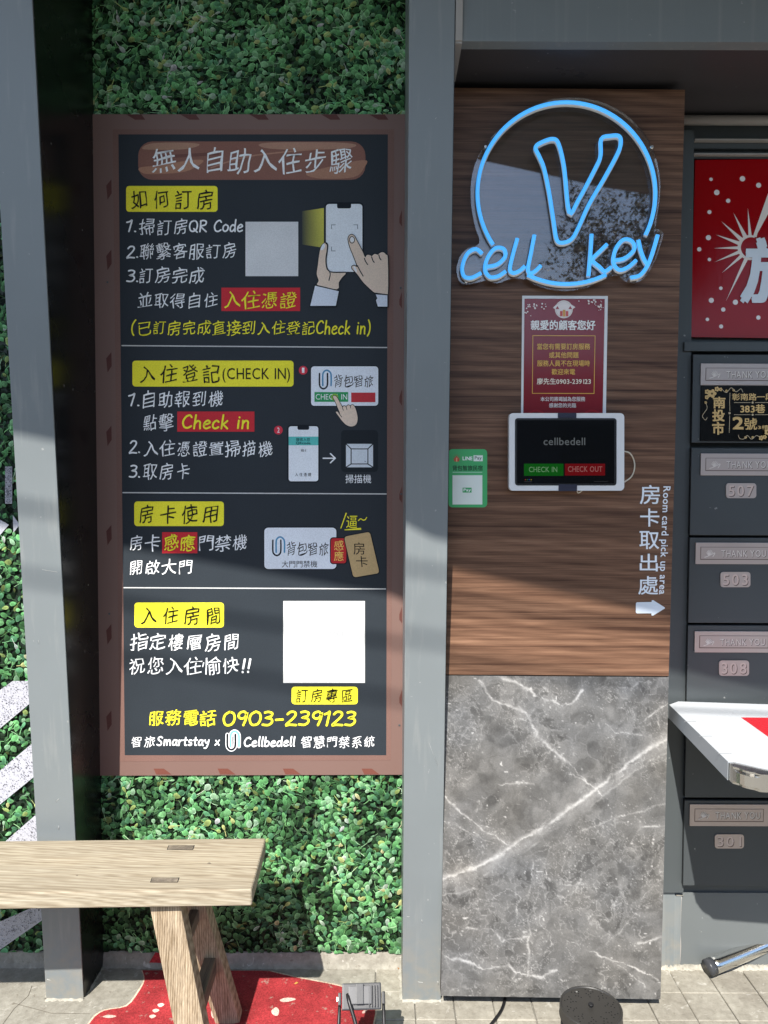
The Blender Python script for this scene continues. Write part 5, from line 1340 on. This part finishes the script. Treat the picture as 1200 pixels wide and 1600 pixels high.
# black perforated can
xc_, yc_ = .447, -.405
can = thing('coil_tin', 'black round perforated tin with a knob on the floor before the marbled board', 'tin')
rt = .0655; ht = .182
lathe('body', [(rt - .004, 0.001), (rt - .003, .004), (rt - .003, ht - .03), (rt - .006, ht - .026), (rt - .006, ht - .020)], xc_, yc_, 0, BLACKM, can)
TINM = paint('tin_lid', (0.030, 0.028, 0.025), 0.36, 0.5)
lathe('lid', [(rt, ht - .024), (rt + .0008, ht - .022), (rt, ht - .019), (rt, ht), (rt - .0015, ht + .0015), (rt - .0035, ht + .0012), (rt - .005, ht - .001), (rt - .009, ht - .001), (.02, ht - .001), (.0195, ht - .001), (.0001, ht - .001)], xc_, yc_, 0, TINM, can)
lathe('knob', [(.003, ht - .002), (.003, ht + .003), (.0055, ht + .004), (.0058, ht + .006), (.004, ht + .0075), (.0005, ht + .008)], xc_, yc_, 0, BLACKM, can, 16)
rnd = random.Random(5)
bmh = bmesh.new()
for k in range(10):
    a0 = k * 36 + 6
    for j, (rr_, da) in enumerate(((.032, 0), (.038, 4), (.044, -3), (.050, 3), (.050, -8), (.055, 9), (.042, 10))):
        a_ = R(a0 + da); cxh, cyh = xc_ + rr_ * math.cos(a_), yc_ + rr_ * math.sin(a_)
        vs = [bmh.verts.new((cxh + .0017 * math.cos(R(60 * q_)), cyh + .0017 * math.sin(R(60 * q_)), ht - .0006)) for q_ in range(6)]; bmh.faces.new(vs)
link('vent_hole', finish(bmh), GAPM, can)['kind'] = 'stuff'
tube('wire_handle', [(xc_ - rt * .93, yc_ - .02, ht - .04), (xc_ - rt - .006, yc_ - .014, ht - .055), (xc_ - rt - .004, yc_ - .006, ht - .08), (xc_ - rt + .002, yc_ - .002, ht - .05)], .0016, BLACKM, can, 8, 5)
place(can, (xc_, yc_, 0))
cab = tube('black_cable', [PZ(790, 1556, .006), PZ(786, 1572, .004), PZ(780, 1584, .004), PZ(768, 1600, .004), PZ(752, 1622, .004), PZ(750, 1660, .004), PZ(800, 1700, .004), (xc_ - .03, yc_ + .03, .006)], .0038, BLACKM, None, 8, 6)
tag(cab, 'black cable coming out from under the marbled board onto the floor', 'cable')

# small floodlight on a wire stand
fl_ = thing('floodlight', 'small black floodlight seen from behind on a wire stand, on the red floor painting', 'floodlight')
YL = -.36
cpt = PY(565, 1557, YL); cpt = Vector(cpt)
LB = paint('floodlight_housing', (0.035, 0.036, 0.040), 0.38, 0.2)
def lbox(name, cx_, cy_, cz_, sx_, sy_, sz_, mat, bev=.0015, rx_=-38, rz_=3):
    bm = bmesh.new(); bmesh.ops.create_cube(bm, size=1)
    M_ = Matrix.Translation(cpt) @ Matrix.Rotation(R(rz_), 4, 'Z') @ Matrix.Rotation(R(rx_), 4, 'X')
    for v in bm.verts: v.co = M_ @ Vector((cx_ + v.co.x * sx_, cy_ + v.co.y * sy_, cz_ + v.co.z * sz_))
    return link(name, finish(bm, bev), mat, fl_)
lbox('housing', 0, 0, 0, .086, .022, .050, LB, .003)
lbox('driver_box', -.004, -.014, .002, .050, .010, .034, paint('driver_box_grey', (0.09, 0.09, 0.095), 0.45, .1), .002)
lbox('driver_ridge', -.004, -.0205, .004, .016, .004, .038, LB, .001)
for sx_ in (-1, 1): lbox('side_ear', sx_ * .048, 0, -.004, .007, .020, .024, BLACKM, .002)
for k in range(4): lbox('cooling_fin', .016 + k * .006, -.015, 0, .0016, .009, .040, LB, .0003)
lbox('pivot_bolt', -.053, 0, -.004, .004, .009, .009, STEEL, .001)
for sx_ in (-1, 1):
    a0_ = cpt + Vector((sx_ * .048, -.002, -.006)); g0 = Vector((cpt.x + sx_ * .054, cpt.y - .05, .004)); g1 = Vector((cpt.x + sx_ * .054, cpt.y + .07, .004))
    tube('stand_wire', [a0_, g0], .0032, BLACKM, fl_, 8); tube('stand_wire', [a0_, g1], .0032, BLACKM, fl_, 8)
tube('stand_wire', [Vector((cpt.x - .054, cpt.y - .05, .004)), Vector((cpt.x + .054, cpt.y - .05, .004))], .0032, BLACKM, fl_, 8)
tube('power_cable', [cpt + Vector((-.030, -.010, .012)), cpt + Vector((-.026, -.024, .004)), cpt + Vector((-.010, -.05, -.03)), cpt + Vector((.006, -.09, -.08)), Vector((cpt.x + .02, cpt.y - .14, .006)), Vector((cpt.x + .10, cpt.y - .22, .005))], .0042, BLACKM, fl_, 10, 6)
place(fl_, (cpt.x, cpt.y, 0))

# dead leaves and grit
def leafbit(x, y, col, s=.008, rot=0):
    p = PZ(x, y, .003); c_, s_ = math.cos(rot), math.sin(rot)
    V = [(p.x + (u * c_ - v * s_) * s, p.y + (u * s_ + v * c_) * s, .002 + h * s) for u, v, h in ((-1, 0, 0), (-.4, .3, .3), (.4, .3, .45), (1, 0, .1), (.4, -.3, .15), (-.4, -.3, 0))]
    o = link('fallen_leaf', mesh_from(V, [(0, 1, 5), (1, 2, 4, 5), (2, 3, 4)]), paint('dry_leaf', col, .7, .2, scratch=False)); return o
tag(leafbit(623, 1511, (.30, .13, .04), .009, 1.4), 'dry orange leaf in the corner beside the middle post', 'leaf')
tag(leafbit(463, 1536, (.40, .22, .04), .006, .4), 'tiny yellow dry leaf on the red floor painting', 'leaf')
gr = []; F = []; rnd = random.Random(12)
for k in range(260):
    x, y = rnd.uniform(-.95, 1.15), -.03 - rnd.random() ** 1.6 * .45
    s = rnd.uniform(.0005, .0016); b = len(gr)
    for q_ in range(4): gr.append((x + s * math.cos(q_ * 1.57 + k), y + s * math.sin(q_ * 1.57 + k), 0.0012))
    gr.append((x, y, .0012 + s)); F += [(b, b + 1, b + 4), (b + 1, b + 2, b + 4), (b + 2, b + 3, b + 4), (b + 3, b, b + 4)]
g_ = link('floor_grit', mesh_from(gr, F), MORTAR); tag(g_, 'pale grit and crumbs scattered on the floor', 'grit', kind='stuff')

# ================================================================= OVERHEAD AND BEHIND THE CAMERA (they shade and are mirrored)
aw = thing('awning', 'sloping metal awning above the shop front, out of view overhead', 'awning')
AWM = paint('awning_metal', (0.20, 0.19, 0.18), 0.55, 0.2)
ye = -1.86
edge = [(-3.2, 3.50), (-1.24, 3.157), (-.51, 3.028), (-.36, 2.955), (.37, 2.793), (1.0, 2.66), (3.2, 2.32)]
for (xa, za), (xb, zb2) in zip(edge, edge[1:]):
    ba, bb = za + .30, zb2 + .30
    hexa('awning_sheet', [Vector((xa, ye, za)), Vector((xb, ye, zb2)), Vector((xb, 0, bb)), Vector((xa, 0, ba))],
         [Vector((xa, ye, za + .03)), Vector((xb, ye, zb2 + .03)), Vector((xb, 0, bb + .03)), Vector((xa, 0, ba + .03))], AWM, aw)
place(aw, (0, -.8, 2.7))
def wire(name, z_wall, dist, r_, lab, sag=0.0):
    # a cable parallel to the awning edge, somewhere up the sun's direction
    t = dist; V = []
    for x in np.linspace(-8, 8, 17):
        p = Vector((x, 0, z_wall - .142 * x)) - SUN_DIR * t; V.append(p + Vector((0, 0, 0)))
    o = tube(name, V, r_, BLACKM, None, 8); tag(o, lab, 'cable')
wire('overhead_cable', .87, 5.2, .007, 'thick overhead cable nearest the shop front')
wire('overhead_cable', .72, 6.0, .007, 'thinner overhead cable farther out over the street')

bld = thing('street_building', 'low grey building across the street behind the camera', 'building')
box('wall', -14, 14, -15, -11, -.01, 3.4, paint('render_grey', (0.22, 0.21, 0.20), .8, .15), bld)
for k in range(8):
    w_ = box('window', -12 + k * 3, -10.6 + k * 3, -11.0, -10.97, 1.0, 2.3, paint('window_dark', (0.02, 0.025, 0.03), .1, .1), bld)
place(bld, (0, -13, 0))
def street_tree(x, y, h, seed):
    t = thing('street_tree', 'leafy street tree standing across from the shop behind the camera', 'tree')
    tube('trunk', [(x, y, -.02), (x + .05, y, h * .3), (x - .05, y + .1, h * .55), (x + .1, y, h * .8)], .10, paint('bark', (.08, .06, .045), .9, .3), t, 10, 4, taper=(1, .35))
    rg = np.random.default_rng(seed); V = []; F = []
    cl = [(rg.normal(0, .42), rg.normal(0, .4), h * .74 + rg.normal(0, .42), rg.uniform(.22, .48)) for _ in range(34)]
    for k in range(15000):
        c_ = cl[rg.integers(len(cl))]; d = rg.normal(0, 1, 3); d = d / np.linalg.norm(d) * c_[3] * rg.uniform(.4, 1) ** .5
        p = np.array([x + c_[0], y + c_[1], c_[2]]) + d; a_ = rg.normal(0, 1, 3); a_ /= np.linalg.norm(a_); b_ = np.cross(a_, rg.normal(0, 1, 3)); b_ /= np.linalg.norm(b_); s = rg.uniform(.02, .038)
        n = len(V); V += [p - a_ * s, p + b_ * s * .4, p + a_ * s, p - b_ * s * .4]; F.append((n, n + 1, n + 2, n + 3))
    o = link('crown', mesh_from(V, F), paint('tree_leaf', (.045, .085, .03), .6, .4, scratch=False), t); o['kind'] = 'stuff'
    place(t, (x, y, 0))
street_tree(3.35, -7.2, 5.6, 3)
for o in list(bpy.data.objects):
    if o.type == 'FONT': bpy.data.objects.remove(o)
bpy.context.view_layer.update()
